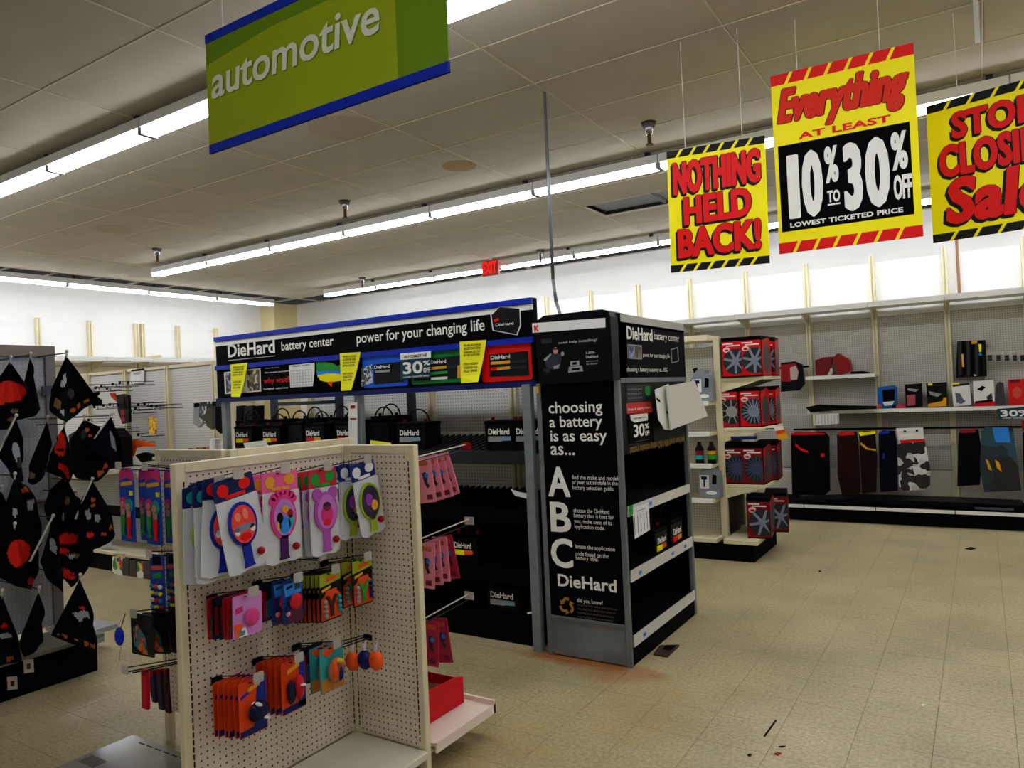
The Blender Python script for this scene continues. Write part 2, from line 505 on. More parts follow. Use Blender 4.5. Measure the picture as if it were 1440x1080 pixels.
solo('reflection_streak', MB().cyl((.068, 4.62, 3.6), (.068, 4.62, 3.34), .013, 8), mat('streak_pale', (225, 225, 220), .4, alpha=.5), 'pale reflection-like streak built as a tube at the ceiling above the rightmost sale sign', 'tube')  # pale reflection-like streak, given the shape of a tube

# ================================================================== HANGING SIGNS
def strings(t, pts):
    for a in pts: part(t, 'string', MB().cyl(a, (a[0], a[1], ZC), .0022, 5), mat('string', (210, 210, 205), .5))


y = 1.87
t = thing('department_sign', 'hanging olive green automotive department sign with blue edges', 'sign', (-2.0, y, 2.6))
A = lambda px, py: U(px, py, 'y', y)
bl, br, tl_ = A(295, 217), A(632, 105), A(289, 50)
zb, zt, x0, x1 = bl.z, tl_.z, bl.x, br.x
gr1 = mat('olive_dark', (102, 138, 6), .5); gr2 = mat('olive_light', (150, 166, 16), .5)
part(t, 'panel', MB().box(x0, x1, y, y + .005, zb, zt), gr1)
part(t, 'light_field', MB().poly([(x0, zb + .03), (x1 - .21, zb + .03), (x1 - .21, zt - .19), (x1 - .222, zt - .14), (x1 - .25, zt - .105), (x1 - .3, zt - .085), (x0 + .4, zt - .085), (x0, zt - .125)], y - .001, y), gr2)
part(t, 'blue_edge', MB().box(x0, x1, y - .002, y + .007, zb, zb + .036), blue)
part(t, 'blue_edge', MB().box(x0, x1, y - .002, y + .007, zt - .036, zt), blue)
a_, b_ = A(299, 141), A(536, 52); h_ = A(299, 97).z - a_.z
mb = textmb('automotive', (a_.x, y - .004, a_.z), (b_.x, y - .004, a_.z), (a_.x, y - .004, a_.z + h_), .016, .1)
sh = textmb('automotive', (a_.x + .004, y - .002, a_.z - .004), (b_.x + .004, y - .002, a_.z - .004), (a_.x + .004, y - .002, a_.z + h_ - .004), .016, .1)
part(t, 'lettering', mb, mat('sign_cream', (226, 228, 206), .6)); part(t, 'letter_shadow', sh, gr1)
strings(t, [(x0 + .1, y + .01, zt), (x1 - .1, y + .01, zt)])


def sale_sign(loc, rot, W, H, label, stripe, build):
    t = thing('sale_sign', label, 'sign', loc); t.rotation_euler = rot
    def P(name, mb, m): return part(t, name, mb, m, False)
    P('panel', MB().box(0, W, 0, .004, 0, H), yellow)
    for z0, z1 in ((0, .06 * H), (.94 * H, H)):
        n = 7; s = W / n
        for k in range(n):
            a = k * s + (0 if k == 0 else .018); b_ = (k + 1) * s
            sl = .03
            xa, xb = a, b_
            P('stripe', MB().poly([(max(0, xa - (sl if k else 0)), z0), (xb - sl if k < n - 1 else W, z0), (min(W, xb), z1), (xa + 0.0, z1)], -.001, 0), stripe)
    build(P)
    M = t.rotation_euler.to_matrix()
    for fx in (.2, .78):
        q = M @ Vector((W * fx, .002, H)) + Vector(loc)
        Mi = (Matrix.Translation(loc) @ M.to_4x4()).inverted()
        o = bpy.data.objects.new('string', mesh_of('string', MB().cyl(q, (q.x, q.y, ZC), .0022, 5), mat('string', (210, 210, 205), .5), Mi))
        COL.objects.link(o); o.parent = t
    return t


def bold_line(P, s, bl, br, tl, b=.05, sh=(.008, -.012), shear=0, cols=None, sp=1.05):
    """heavy letters with a black drop outline; weight is built from slightly shifted layers"""
    c1, c2 = cols or (red, text_k)
    h = tl[1] - bl[1]; d = h * b * .42; bb = min(b, .03)

    def layers(gx, dx, dz, y0):
        m = MB()
        for k, (a, c) in enumerate(((-1, 0), (1, 0), (0, 1), (0, -1), (-.7, -.7), (.7, .7), (-.7, .7), (.7, -.7))):
            ox, oz = a * gx * .8 + dx, c * gx * .5 + dz; y = y0 - .0001 * k
            textmb(s, (bl[0] + d + ox, y, bl[1] + d * .6 + oz), (br[0] - d + ox, y, br[1] + d * .6 + oz), (tl[0] + d + ox, y, tl[1] - d * .6 + oz), bb, shear, sp, m)
        return m
    if c2:
        m = layers(d + .006, -sh[0], sh[1], -.0012); m2 = layers(d + .005, 0, 0, -.0022)
        o = len(m.v); m.v += m2.v; m.f += [[q + o for q in f] for f in m2.f]; m.m += m2.m
        P('letter_outline', m, c2)
    P('lettering', layers(d, 0, 0, -.0035), c1)


def s1(P):
    W, H = .547, .71
    bold_line(P, 'NOTHING', (.03, .445), (.52, .455), (.03, .64), .075)
    bold_line(P, 'HELD', (.085, .265), (.465, .275), (.085, .43), .08)
    bold_line(P, 'BACK!', (.045, .075), (.51, .085), (.045, .25), .08)


def s2(P):
    W, H = .706, 1.0
    bold_line(P, 'Everything', (.02, .665), (.67, .665), (.03, .915), .07, (0, 0), .25, (mat('sign_red2', (214, 40, 16), .6), mat('red_outline', (70, 0, 0), .6)))
    bold_line(P, 'AT LEAST', (.13, .617), (.585, .617), (.13, .655), .03, (0, 0), 0, (red, None))
    P('black_field', MB().box(.02, .67, -.001, 0, .12, .6), black)
    W_ = (text_w, None)
    bold_line(P, '1', (.06, .185), (.125, .185), (.06, .54), .06, (0, 0), 0, W_)
    bold_line(P, '0', (.135, .18), (.245, .18), (.135, .55), .05, (0, 0), 0, W_)
    bold_line(P, '%', (.255, .35), (.325, .35), (.255, .55), .03, (0, 0), 0, W_)
    bold_line(P, 'TO', (.262, .245), (.325, .245), (.262, .31), .03, (0, 0), 0, W_)
    P('underline', MB().box(.262, .325, -.003, 0, .23, .238), text_w)
    bold_line(P, '3', (.345, .18), (.44, .18), (.345, .55), .05, (0, 0), 0, W_)
    bold_line(P, '0', (.45, .18), (.57, .18), (.45, .555), .05, (0, 0), 0, W_)
    bold_line(P, '%', (.578, .36), (.655, .36), (.578, .56), .03, (0, 0), 0, W_)
    bold_line(P, 'OFF', (.582, .205), (.668, .205), (.582, .335), .03, (0, 0), 0, W_)
    bold_line(P, 'LOWEST TICKETED PRICE', (.065, .138), (.62, .138), (.065, .165), .03, (0, 0), 0, W_)


def s3(P):
    W, H = .785, .78
    bold_line(P, 'STORE', (.12, .555), (.60, .555), (.12, .705), .07)
    bold_line(P, 'CLOSING', (.05, .35), (.64, .35), (.05, .535), .07)
    bold_line(P, 'Sale', (.07, .085), (.56, .085), (.07, .345), .065, (.012, -.014), .12)


sale_sign((-1.497, 4.136, 2.269), (.002, .01, .141), .547, .71, 'yellow hanging sale sign reading nothing held back', text_k, s1)
sale_sign((-.92, 4.298, 2.319), (.013, .001, .059), .706, 1.0, 'tall yellow hanging sign reading everything at least 10 to 30 percent off', red, s2)
sale_sign((-.192, 4.80, 2.347), (0, 0, -.2), .785, .78, 'yellow hanging sign reading store closing sale at the right edge', text_k, s3)

# ================================================================== BATTERY SHELVING UNIT
YH = 3.95
bx0, bx1 = -5.5, -2.335
t = thing('battery_shelving', 'long black and grey battery display shelving with a printed header', 'shelving unit', (-3.9, 4.25, 0)); BAT = t
for x, yy, m in ((-5.45, 3.99, steel), (-3.89, 3.99, steel), (-2.39, 3.93, steel), (-5.45, 4.5, steelb), (-4.62, 4.5, steelb), (-3.82, 4.5, steelb), (-2.39, 4.5, steelb)):
    part(t, 'post', MB().bbox(x - .03, x + .03, yy - .025, yy + .025, 0, 1.66 if yy < 4.2 else 1.75, .004), m)
for z in (1.235, .85, .46):
    s = part(t, 'shelf', MB().box(bx0 + .06, bx1 - .08, 4.0, 4.5, z - .02, z).box(bx0 + .06, bx1 - .08, 3.985, 4.0, z - .085, z), dkgrey if z > 1 else black)
    tr = MB()
    x = bx0 + .12
    while x < bx1 - .12:
        tr.add([(x, 4.0, z + .002), (x + .012, 4.0, z + .002), (x + .012, 4.48, z + .085), (x, 4.48, z + .085), (x, 4.0, z), (x, 4.48, z), (x + .012, 4.48, z), (x + .012, 4.0, z)],
               [(0, 1, 2, 3), (0, 3, 5, 4), (1, 7, 6, 2), (2, 6, 5, 3)]); x += .055
    part(s, 'sloped_tray_ribs', tr, dkgrey if z > 1 else black, kind='stuff')
part(t, 'base_deck', MB().box(bx0 + .06, bx1 - .08, 3.985, 4.5, 0, .16), black)
part(t, 'added_dark_sheet', MB().box(bx0 + .06, bx1 - .08, 4.54, 4.55, .1, .78), black)  # added black sheet, stands in for the darkness behind the lower shelves
part(t, 'back_rail', MB().box(-5.42, -4.65, 4.47, 4.5, U(345, 573, 'y', 4.45).z, U(345, 573, 'y', 4.45).z + .03), steelb)
# header boards
zU = lambda px, py: U(px, py, 'y', YH).z
z_top, z_b1, z_w, z_t1, z_b2, z_t2, z_bot = 2.2, 2.165, 2.125, 1.955, 1.92, 1.68, 1.645
hx0, hx1 = -5.5, -2.335
hd = part(t, 'header_board', MB().box(hx0, hx1, YH, YH + .05, z_bot, z_top), black)
for a, b_, m, n in ((z_b1, z_top, blue, 'blue_trim'), (z_w, z_b1 - .004, white, 'white_strip'), (z_b2, z_t1, blue, 'blue_trim'), (z_bot, z_t2, dblue, 'blue_trim')):
    for xa, xb in ((hx0, -3.945), (-3.938, hx1)):
        part(hd, n, MB().box(xa, xb, YH - (.02 if m != white else .008), YH, a, b_), m)
yt = YH - .004
mb = MB(); textY(mb, 'DieHard', yt, (320.7, 503), (386, 477), .045); part(hd, 'brand_lettering', mb, text_w)
q = U(320.7, 506.5, 'y', yt); q2 = U(387, 500, 'y', yt); part(hd, 'underline', MB().box(q.x, q2.x, yt, yt + .002, q.z - .004, q.z - .001), text_w)
mb = MB(); textY(mb, 'battery center', yt, (396, 497), (468.7, 472.5), .012); part(hd, 'lettering', mb, text_w)
mb = MB(); textY(mb, 'power for your changing life', yt, (502, 487.5), (681, 448), .012); part(hd, 'lettering', mb, text_w)
# little battery picture with a white outline
bp = [(691, 443), (703, 432), (730, 434), (731, 457), (726, 470), (694, 464)]
part(hd, 'battery_picture', quadY(MB(), YH - .010, .002, [(x + (710 - x) * -.08, y_ + (452 - y_) * -.08) for x, y_ in bp]), text_w)
part(hd, 'battery_picture', quadY(quadY(MB(), YH - .012, .002, bp), YH - .014, .002, [(703, 434), (729, 436), (727, 440), (705, 439)]), mat('pic_black', (6, 8, 16), .5))
mb = MB(); textY(mb, 'DieHard', YH - .016, (697, 459), (722, 452.5), .04); part(hd, 'picture_lettering', mb, text_w)
part(hd, 'picture_mark', quadY(MB(), YH - .016, .002, [(694, 449), (701, 447), (701, 451), (695, 453)]), red)
# lower board prints
yp = YH - .003
part(hd, 'photo_print', quadY(MB(), yp, .002, [(315, 523.5), (366, 517.5), (367, 550.5), (316.5, 554)]), text_w)
part(hd, 'photo_print', quadY(MB(), yp - .002, .002, [(317, 525.5), (327, 524.3), (328, 551), (318, 552)]), printed('photo_blue', [(20, 24, 60), (150, 160, 200), (30, 30, 40), (70, 60, 120)], 30))
part(hd, 'photo_print', quadY(MB(), yp - .002, .002, [(347, 521.5), (364.5, 519.5), (365, 549), (348, 550)]), printed('photo_brown', [(90, 70, 40), (200, 190, 150), (40, 34, 40), (120, 110, 70)], 30))
mb = MB(); textY(mb, 'why wait?', yp, (371, 542), (406.5, 529), .035); part(hd, 'red_lettering', mb, mat('print_red', (190, 6, 6), .5))
mb = MB()
for (a, b_) in (((372.5, 519.5), (393.5, 515)), ((372.5, 525.5), (409, 520.5)), ((371, 549), (405, 543.5))):
    textY(mb, 'when do you...' if a[1] < 520 else 'Heat cuts your current battery' if a[1] < 530 else 'be prepared - replace it now', yp, a, b_, .02)
part(hd, 'small_lettering', mb, text_w)
for pts, m in (([(444, 509), (456, 508.5), (468, 511), (474, 515), (480, 512), (482, 516), (482, 520), (445, 522)], green), ([(445, 519), (462, 518), (476, 520), (482, 516), (483, 527), (446, 531)], skyb),
               ([(446, 528), (460, 525), (480, 526), (482, 531), (478, 536), (458, 537), (450, 535)], yellow), ([(458, 534), (470, 533), (472, 537), (467, 538), (466, 544), (461, 539)], orange)):
    part(hd, 'map_print', quadY(MB(), yp - .0006 * len(pts), .002, pts), m)


def rcard(px, m, inner, name):
    (xa, ya), (xb, yb), (xc, yc), (xd, yd) = px      # tl tr br bl
    a = U(xa, ya, 'y', yp); c = U(xc, yc, 'y', yp); r = .02
    x0, x1, z1, z0 = a.x, c.x, a.z, c.z
    pts = []
    for cx, cz, s in ((x1 - r, z1 - r, 0), (x0 + r, z1 - r, 1), (x0 + r, z0 + r, 2), (x1 - r, z0 + r, 3)):
        pts += [(cx + r * math.cos(math.pi / 2 * (s + k / 3)), cz + r * math.sin(math.pi / 2 * (s + k / 3))) for k in range(4)]
    o = part(hd, name, MB().poly(pts, yp, yp + .002), m)
    part(hd, 'card_panel', quadY(MB(), yp - .002, .002, inner), mat('pic_black', (6, 8, 16), .5))


rcard([(509, 500), (571, 493), (574, 542), (508, 548)], mat('card_blue', (14, 90, 215), .4), [(525, 513), (566, 508), (568, 537), (526, 541)], 'blue_card_print')
rcard([(577, 492), (650, 484), (650, 537), (577, 542)], mat('card_green', (10, 110, 40), .4), [(580, 507), (646, 500), (646, 532), (582, 536)], 'green_card_print')
rcard([(676, 482), (745, 477), (749, 534), (676, 539)], mat('card_red', (214, 16, 12), .4), [(688, 499), (742, 493), (744, 528), (689, 530)], 'red_card_print')
part(hd, 'photo_print', quadY(MB(), yp - .003, .002, [(508, 518), (523, 512), (524, 538), (508, 544)]), printed('engine_print', [(60, 70, 90), (190, 200, 210), (20, 30, 50), (90, 110, 80)], 40))
mb = MB()
textY(mb, 'DieHard', yp - .005, (526.5, 519), (547.5, 512.5), .04); textY(mb, 'DieHard', yp - .005, (606, 512), (627, 505), .04); textY(mb, 'DieHard', yp - .005, (690, 506), (717, 498), .04)
part(hd, 'brand_lettering', mb, text_w)
for pts, m in (([(527, 521.5), (548, 519.5), (548, 523), (527, 524.5)], grey), ([(606, 516.5), (627.5, 514), (627.5, 518), (606, 520)], gold), ([(606, 523.5), (629, 521.5), (629, 525), (606, 527)], green),
               ([(606, 531), (629, 529.5), (629, 533), (606, 534.5)], paper), ([(690, 509), (717, 506.5), (717, 511), (690, 513)], gold), ([(699, 516.5), (717, 515), (717, 519), (699, 520.5)], gold),
               ([(690, 517), (699, 516.2), (699, 520.5), (690, 521.3)], red), ([(643, 514), (648, 513), (648, 531), (643, 532)], gold),
               ([(718, 507), (740, 505), (740, 509), (718, 511)], dkgrey), ([(718, 515), (740, 513.5), (740, 518), (718, 519)], dkgrey), ([(630, 514), (642, 512.5), (642, 517), (630, 518)], dkgrey)):
    part(hd, 'label_bar', quadY(MB(), yp - .004, .0015, pts), m)
# taped notices (rest on the header: things of their own)


def note(y_, pts, label, lines, m=paperY, ink=text_k, name='paper_notice', off=.006, cat='notice'):
    """a taped sheet; its lower edge curls away from the board"""
    p = [U(a, b_, 'y', y_) for a, b_ in pts]
    o = thing(name, label, cat, (sum(q.x for q in p) / 4, y_ - off, min(q.z for q in p)))
    mb = MB(); n = 6
    g = []
    for k in range(n + 1):
        f = k / n; a = p[0].lerp(p[3], f); b2 = p[1].lerp(p[2], f); d = off + .03 * f * f
        g += [(a.x, y_ - off, a.z), (b2.x, y_ - d, b2.z)]
    mb.add(g, [(2 * k, 2 * k + 1, 2 * k + 3, 2 * k + 2) for k in range(n)])
    part(o, 'sheet', mb, m)
    tx = MB()
    for k, (s, f) in enumerate(lines):
        f1 = f + .055; a = p[0].lerp(p[3], f1); b2 = p[1].lerp(p[2], f1); c = p[0].lerp(p[3], f)
        L = a.lerp(b2, .16); Rr = a.lerp(b2, .84); Tt = c.lerp(p[1].lerp(p[2], f), .16); d = off + .03 * f1 * f1 + .002
        textmb(s, (L.x, y_ - off - .002 - .16 * (d - off), L.z), (Rr.x, y_ - d - .001, Rr.z), (Tt.x, y_ - off - .004, Tt.z), .02, mb=tx)
    part(o, 'print', tx, ink)
    return o


NL = [('WE ARE NO LONGER', .07), ('ACCEPTING CORE', .15), ('CHARGES OR OLD', .23), ('BATTERY IN RETURN', .31), ('IT IS NOT NECESSARY', .52), ('TO BRING IN YOUR', .61), ('OLD ONE', .69)]
note(YH - .02, [(325, 512.7), (349, 510), (342.7, 558), (326, 558)], 'yellow notice sheet at the left end of the battery header', NL)
note(YH - .02, [(478.7, 497), (508, 495), (498.7, 548.7), (480.7, 549.7)], 'yellow notice sheet beside the map print on the battery header', NL)
note(YH - .02, [(647, 480.7), (684.7, 478), (676.7, 537), (649, 539)], 'yellow notice sheet between green and red cards on the header', NL)
o = note(YH - .01, [(407, 513.7), (443, 510), (444.7, 543), (409, 544.7)], 'white table printed sheet taped beside red wording on the header', [('30% OFF', .04)], paper)
mb = MB()
a0 = U(411, 522, 'y', YH - .03); a1 = U(441, 541, 'y', YH - .03)
for k in range(8): x = a0.x + (a1.x - a0.x) * k / 7; mb.box(x, x + .003, YH - .047, YH - .046, a1.z, a0.z)
for k in range(6): z = a0.z + (a1.z - a0.z) * k / 5; mb.box(a0.x, a1.x, YH - .047, YH - .046, z, z + .002)
part(o, 'table_lines', mb, grey)
# 30% card
o = thing('discount_card', 'dark teal 30% off card headed automotive on the battery header', 'sign', U(584, 531, 'y', YH - .02))
tealk = mat('dark_teal', (14, 62, 72), .5)
part(o, 'card', quadY(MB(), YH - .022, .002, [(562.7, 497), (605.7, 493.7), (605.7, 530.7), (563, 533.7)]), tealk)
part(o, 'white_band', quadY(MB(), YH - .024, .002, [(562.7, 497), (605.7, 493.7), (605.7, 503), (563, 506)]), text_w)
mb = MB(); textY(mb, 'AUTOMOTIVE', YH - .026, (568, 504), (600, 497.3), .02); part(o, 'band_lettering', mb, text_k)
mb = MB(); textY(mb, '30', YH - .026, (567, 526.5), (594, 507.5), .06); textY(mb, '%', YH - .026, (595, 514), (604.5, 506.5), .04); textY(mb, 'OFF', YH - .026, (595.5, 524), (604.5, 516.5), .04)
textY(mb, 'LOWEST TICKETED PRICE', YH - .026, (567, 531.5), (603, 527.5), .03); part(o, 'lettering', mb, text_w)


# ---- batteries
def battery(name, label, W, D, H, lab, handle, red_cap):
    t = thing(name, label, 'car battery')
    part(t, 'case', MB().bbox(-W / 2, W / 2, 0, D, 0, H * .86, .006), black2, False)
    part(t, 'lid', MB().bbox(-W / 2 - .004, W / 2 + .004, -.004, D + .004, H * .84, H * .95, .008), black, False)
    m = MB().cyl((-W * .36, D * .3, H * .95), (-W * .36, D * .3, H * 1.05), .012).cyl((W * .36, D * .3, H * .95), (W * .36, D * .3, H * 1.05), .012)
    part(t, 'terminal', m, dred if red_cap else black, False)
    if handle:
        h = [(-W * .38, D / 2, H * .9)] + [(-W * .38 * math.cos(math.pi * k / 10), D / 2, H * .95 + .09 * math.sin(math.pi * k / 10)) for k in range(11)] + [(W * .38, D / 2, H * .9)]
        part(t, 'handle', MB().tube(h, .006), black2, False)
    if lab:
        part(t, 'brand_label', textmb('DieHard', (-W * .36, -.006, H * .48), (W * .3, -.006, H * .48), (-W * .36, -.006, H * .68), .045), text_w, False)
        m1, m2 = lab
        part(t, 'label_band', MB().box(-W * .38, W * .02, -.005, 0, H * .25, H * .42), m1, False)
        part(t, 'label_band', MB().poly([(W * .02, H * .27), (W * .33, H * .29), (W * .33, H * .42), (W * .02, H * .42)], -.005, 0), m2, False)
    return t


Bsil = battery('car_battery', None, .25, .18, .2, (grey, mat('swoosh', (120, 150, 170), .3)), False, True)
Bsil['label'] = ''; Bh = battery('car_battery', None, .27, .18, .2, (grey, mat('swoosh', (120, 150, 170), .3)), True, True)
By = battery('car_battery', None, .22, .18, .2, (yellow, orange), True, True)
Br = battery('car_battery', None, .22, .18, .21, (red, gold), True, False)
Bp = battery('car_battery', None, .24, .18, .22, None, True, False)
used = set()


def put(proto, loc, rz, label, group=None):
    if proto.name not in used:
        used.add(proto.name); proto.location = loc; proto.rotation_euler = (0, 0, rz); proto['label'] = label
        if group: proto['group'] = group
        return proto
    return dup(proto, loc, (0, 0, rz), label, group)


def bx(px, yy): return U(px, 600, 'y', yy).x
GB = 'car batteries on the display shelving'
for P_, px, yy, z, rz, lab in (
    (By, 341, 4.06, 1.245, .03, 'black battery with yellow label, leftmost on the top shelf'),
    (By, 380, 4.07, 1.245, .05, 'black battery with yellow label, second from left on the top shelf'),
    (Bp, 410, 4.12, 1.245, .0, 'plain black handled battery between yellow and red labelled batteries'),
    (Br, 441, 4.05, 1.245, 0, 'black battery with red and gold label under the map print'),
    (Br, 485, 4.05, 1.245, 0, 'black battery with red and gold label beside the middle post'),
    (Bp, 529, 4.12, 1.25, 0, 'plain black handled battery just right of the middle post'),
    (Bh, 577, 4.04, 1.245, -.02, 'black battery with carrying handle and silver label, right bay'),
    (Bsil, 703, 4.03, 1.245, 0, 'left one of two silver labelled batteries at the right end'),
    (Bsil, 743, 4.03, 1.245, 0, 'right one of two silver labelled batteries at the right end'),
    (By, 645, 4.05, .47, 0, 'black battery with yellow label on the second lowest shelf'),
    (Bh, 697, 4.04, .165, 0, 'black battery standing alone on the bottom deck')):
    put(P_, (bx(px, yy), yy, z), rz, lab, GB)
for k, (px, yy) in enumerate(((343, 4.28), (386, 4.3), (432, 4.28), (470, 4.28), (540, 4.3), (552, 4.1))):
    if k < 5: dup(Bp, (bx(px, yy), yy, 1.27), (0, 0, 0), 'plain black battery in the back row, ' + ('behind the leftmost one', 'behind the second one', 'behind the first red labelled one', 'behind the second red labelled one', 'right of the middle post')[k], GB)
# paper things on the shelves
solo('crumpled_leaflet', quadY(MB(), 3.99, .01, [(718, 688), (729, 692), (751, 696), (754, 700), (740, 701), (724, 697)]), paper, 'crumpled white leaflet on the right of the second shelf', 'leaflet')
solo('orange_leaflet', quadY(MB(), 3.985, .006, [(742, 693), (756, 691), (756, 697), (744, 698)]), orange, 'orange printed leaflet edge beside the crumpled leaflet', 'leaflet')
solo('price_tag', quadY(MB(), 3.975, .003, [(741, 861), (760, 858), (757, 862), (742, 864)]), paper, 'small pale price tag on the bottom deck edge', 'price tag')
pt = thing('price_column', 'narrow white price list strip clipped to the middle post', 'price list', U(497, 628, 'y', 3.94))
part(pt, 'strip', quadY(MB(), 3.94, .003, [(490, 567), (502, 565.5), (502.5, 634), (490, 634)]), paper)
part(pt, 'print', quadY(quadY(MB(), 3.937, .002, [(493, 570), (499, 569.5), (499, 574), (493, 574.5)]), 3.937, .002, [(492, 588), (500.5, 588), (500.5, 590), (492, 590)]), dred)
part(BAT, 'edge_tag', quadY(MB(), 3.90, .003, [(753, 544), (757, 543.6), (757.5, 552), (753.5, 553)]), gold)

# ---- pegboard run behind the battery unit
t = thing('pegboard_gondola', 'cream framed white pegboard shelving seen behind the battery unit', 'gondola shelving', (-3.6, 4.66, 0))
xs = [-5.1, -4.49, -3.71, -2.93, -2.35]
for a, b_ in zip(xs[:-1], xs[1:]): part(t, 'pegboard_panel', MB().box(a + .02, b_ - .02, 4.64, 4.655, .1, 1.98), peg_bat)
for x in xs: part(t, 'upright', MB().box(x - .028, x - .008, 4.60, 4.68, 0, 2.0).box(x + .008, x + .028, 4.60, 4.68, 0, 2.0).box(x - .008, x + .008, 4.63, 4.68, 0, 2.0), cream)
part(t, 'top_rail', MB().box(-5.12, -2.33, 4.61, 4.68, 1.98, 2.02), cream)
# rolled cover lying on top of it (seen over the header)
solo('folded_cover', MB().ball((U(400, 466, 'y', 4.66).x, 4.66, 2.15), .15, 12, .8, .87).ball((U(416, 466, 'y', 4.62).x, 4.62, 2.13), .12, 10, .8, .92), printed('cover_print', [(200, 196, 184), (30, 30, 34), (210, 206, 196), (120, 118, 112)], 6),
     'folded black and cream cover lying on top behind the battery header', 'cover', smooth=True)

# ================================================================== KIOSK
KX0, KX1, KY0, KY1 = -2.315, -1.76, 3.905, 5.06
t = thing('battery_kiosk', 'tall grey and black battery advice kiosk with choosing a battery panel', 'kiosk', (-2.04, 4.48, 0)); K = t
rust = mat('kiosk_grey', (112, 118, 118), .45, metal=.25, noise=.18, nscale=6)
for x, yy in ((KX0 + .016, KY0 + .016), (KX1 - .016, KY0 + .016), (KX0 + .016, KY1 - .016), (KX1 - .016, KY1 - .016)):
    part(t, 'post', MB().bbox(x - .016, x + .016, yy - .016, yy + .016, 0, 1.66, .004), rust)
part(t, 'core', MB().box(KX0 + .03, KX1 - .42, KY0 + .02, KY1 - .02, .02, 1.64), black)
pn = part(t, 'front_panel', MB().box(KX0 + .034, KX1 - .034, KY0 + .004, KY0 + .03, .245, 1.66), black)
part(t, 'panel_trim', MB().box(KX0 + .034, KX1 - .034, KY0 - .008, KY0 + .01, .23, .245), rust)
kick = part(t, 'kick_panel', MB().box(KX0 + .034, KX1 - .034, KY0 + .004, KY0 + .02, .01, .23), rust)
yk = KY0 + .001
mb = MB()
for s, a, b_ in (('choosing', (772, 586.5), (846.5, 562.5)), ('a battery', (773, 606), (846.5, 583.5)), ('is as easy', (774.5, 626), (853, 604.5)), ('as...', (774.5, 640), (808, 627))):
    part(pn, 'lettering', textY(MB(), s, yk, a, b_, .012), text_w)
for s, a, b_ in (('A', (771.4, 697.8), (800.7, 656.9)), ('B', (774.9, 747.3), (801.8, 706.7)), ('C', (775.6, 797), (804.6, 758))):
    mb = MB(); textY(mb, s, yk, a, b_, .045); part(pn, 'big_letter', mb, text_w)
mb = MB()
for s, a, b_ in (('find the make and model', (804.6, 674), (870.4, 667)), ('of your automobile in the', (805, 682.4), (870, 675)), ('battery selection guide.', (805.5, 690), (865, 683)),
                 ('choose the DieHard', (806.5, 720.4), (858, 713.5)), ('battery that is best for', (807, 729), (864.5, 721.5)), ('you, make note of its', (807.5, 737), (862, 730)), ('application code.', (808, 744.5), (852, 738)),
                 ('locate the application', (809, 772.6), (866, 765.5)), ('code found on the', (809.5, 781), (857, 774)), ('battery label.', (810, 788.5), (843, 782)), ('did you know?', (811.7, 848.3), (849, 841))):
    hp = 7.8 if set(s) & set('yqgp') else 6.2
    part(pn, 'small_lettering', textY(MB(), s, yk, a, (b_[0] - 1.5, a[1] - hp + (a[1] - 628) / (a[0] + 900) * (b_[0] - a[0])), .0), text_w)
mb = MB()
for k in range(4): textY(mb, 'recycling facts about lead batteries', yk, (812, 852.5 + 5.4 * k), (868 - 2 * k, 855.5 + 5.4 * k), .0)
part(pn, 'faint_lettering', mb, mat('faint_print', (96, 90, 76), .6))
mb = MB(); textY(mb, 'DieHard', yk, (784.6, 824), (866.5, 815.5), .045); part(pn, 'brand_lettering', mb, text_w)
# recycling arrows
c = U(796.9, 852, 'y', yk); mb = MB()
for k in range(3):
    a = math.radians(90 + 120 * k); d = Vector((math.cos(a), math.sin(a))); n_ = Vector((-d.y, d.x))
    def pt_(u, v): return (c.x + d.x * u + n_.x * v, c.z + d.y * u + n_.y * v)
    mb.poly([pt_(.050, -.018), pt_(.050, .012), pt_(.028, .030), pt_(.014, .022), pt_(.034, .004), pt_(.034, -.018)], yk - .001, yk)
    mb.poly([pt_(.034, .044), pt_(.004, .040), pt_(.014, .012)], yk - .001, yk)
part(pn, 'recycling_mark', mb, mat('recycle_gold', (170, 120, 50), .6))
# projecting cap
prof = [(KX0 + .07, 1.655), (KX1 + .0, 1.655), (KX1 + .0, 2.02), (KX1 - .01, 2.05), (KX1 - .05, 2.065), (KX0 + .12, 2.065), (KX0 + .06, 2.035), (KX0 + .05, 2.0)]
cp = part(t, 'cap', MB().poly(prof, KY0 - .07, KY0 + .14), black2)
part(t, 'top_deck', MB().bbox(KX0, KX1, KY0 + .1, KY1, 1.98, 2.045, .01), dkgrey)
yc = KY0 - .073
part(cp, 'price_strip', quadY(MB(), yc, .002, [(748, 454.7), (851, 447), (851.2, 460.3), (749, 468)]), paper)
mb = MB(); q = U(753.5, 462, 'y', yc - .002)
mb.poly([(q.x - .012, q.z - .02), (q.x - .002, q.z - .02), (q.x - .002, q.z - .004), (q.x + .012, q.z - .02), (q.x + .02, q.z - .016), (q.x + .004, q.z), (q.x + .02, q.z + .016), (q.x + .01, q.z + .02), (q.x - .002, q.z + .006), (q.x - .002, q.z + .02), (q.x - .012, q.z + .02)], yc - .002, yc)
part(cp, 'red_emblem', mb, red)
mb = MB(); textY(mb, 'need help installing?', yc, (785.3, 485), (840, 475.5), .01)
textY(mb, '1-800-', yc, (824, 498), (837, 493.5), .02); textY(mb, 'DieHard', yc, (824, 504), (841, 499), .03)
textY(mb, 'find out how', yc, (824.5, 509), (841, 506), .0); textY(mb, 'to install', yc, (824.5, 513), (840, 510), .0)
part(cp, 'lettering', mb, mat('lettering_dim', (190, 190, 186), .6))
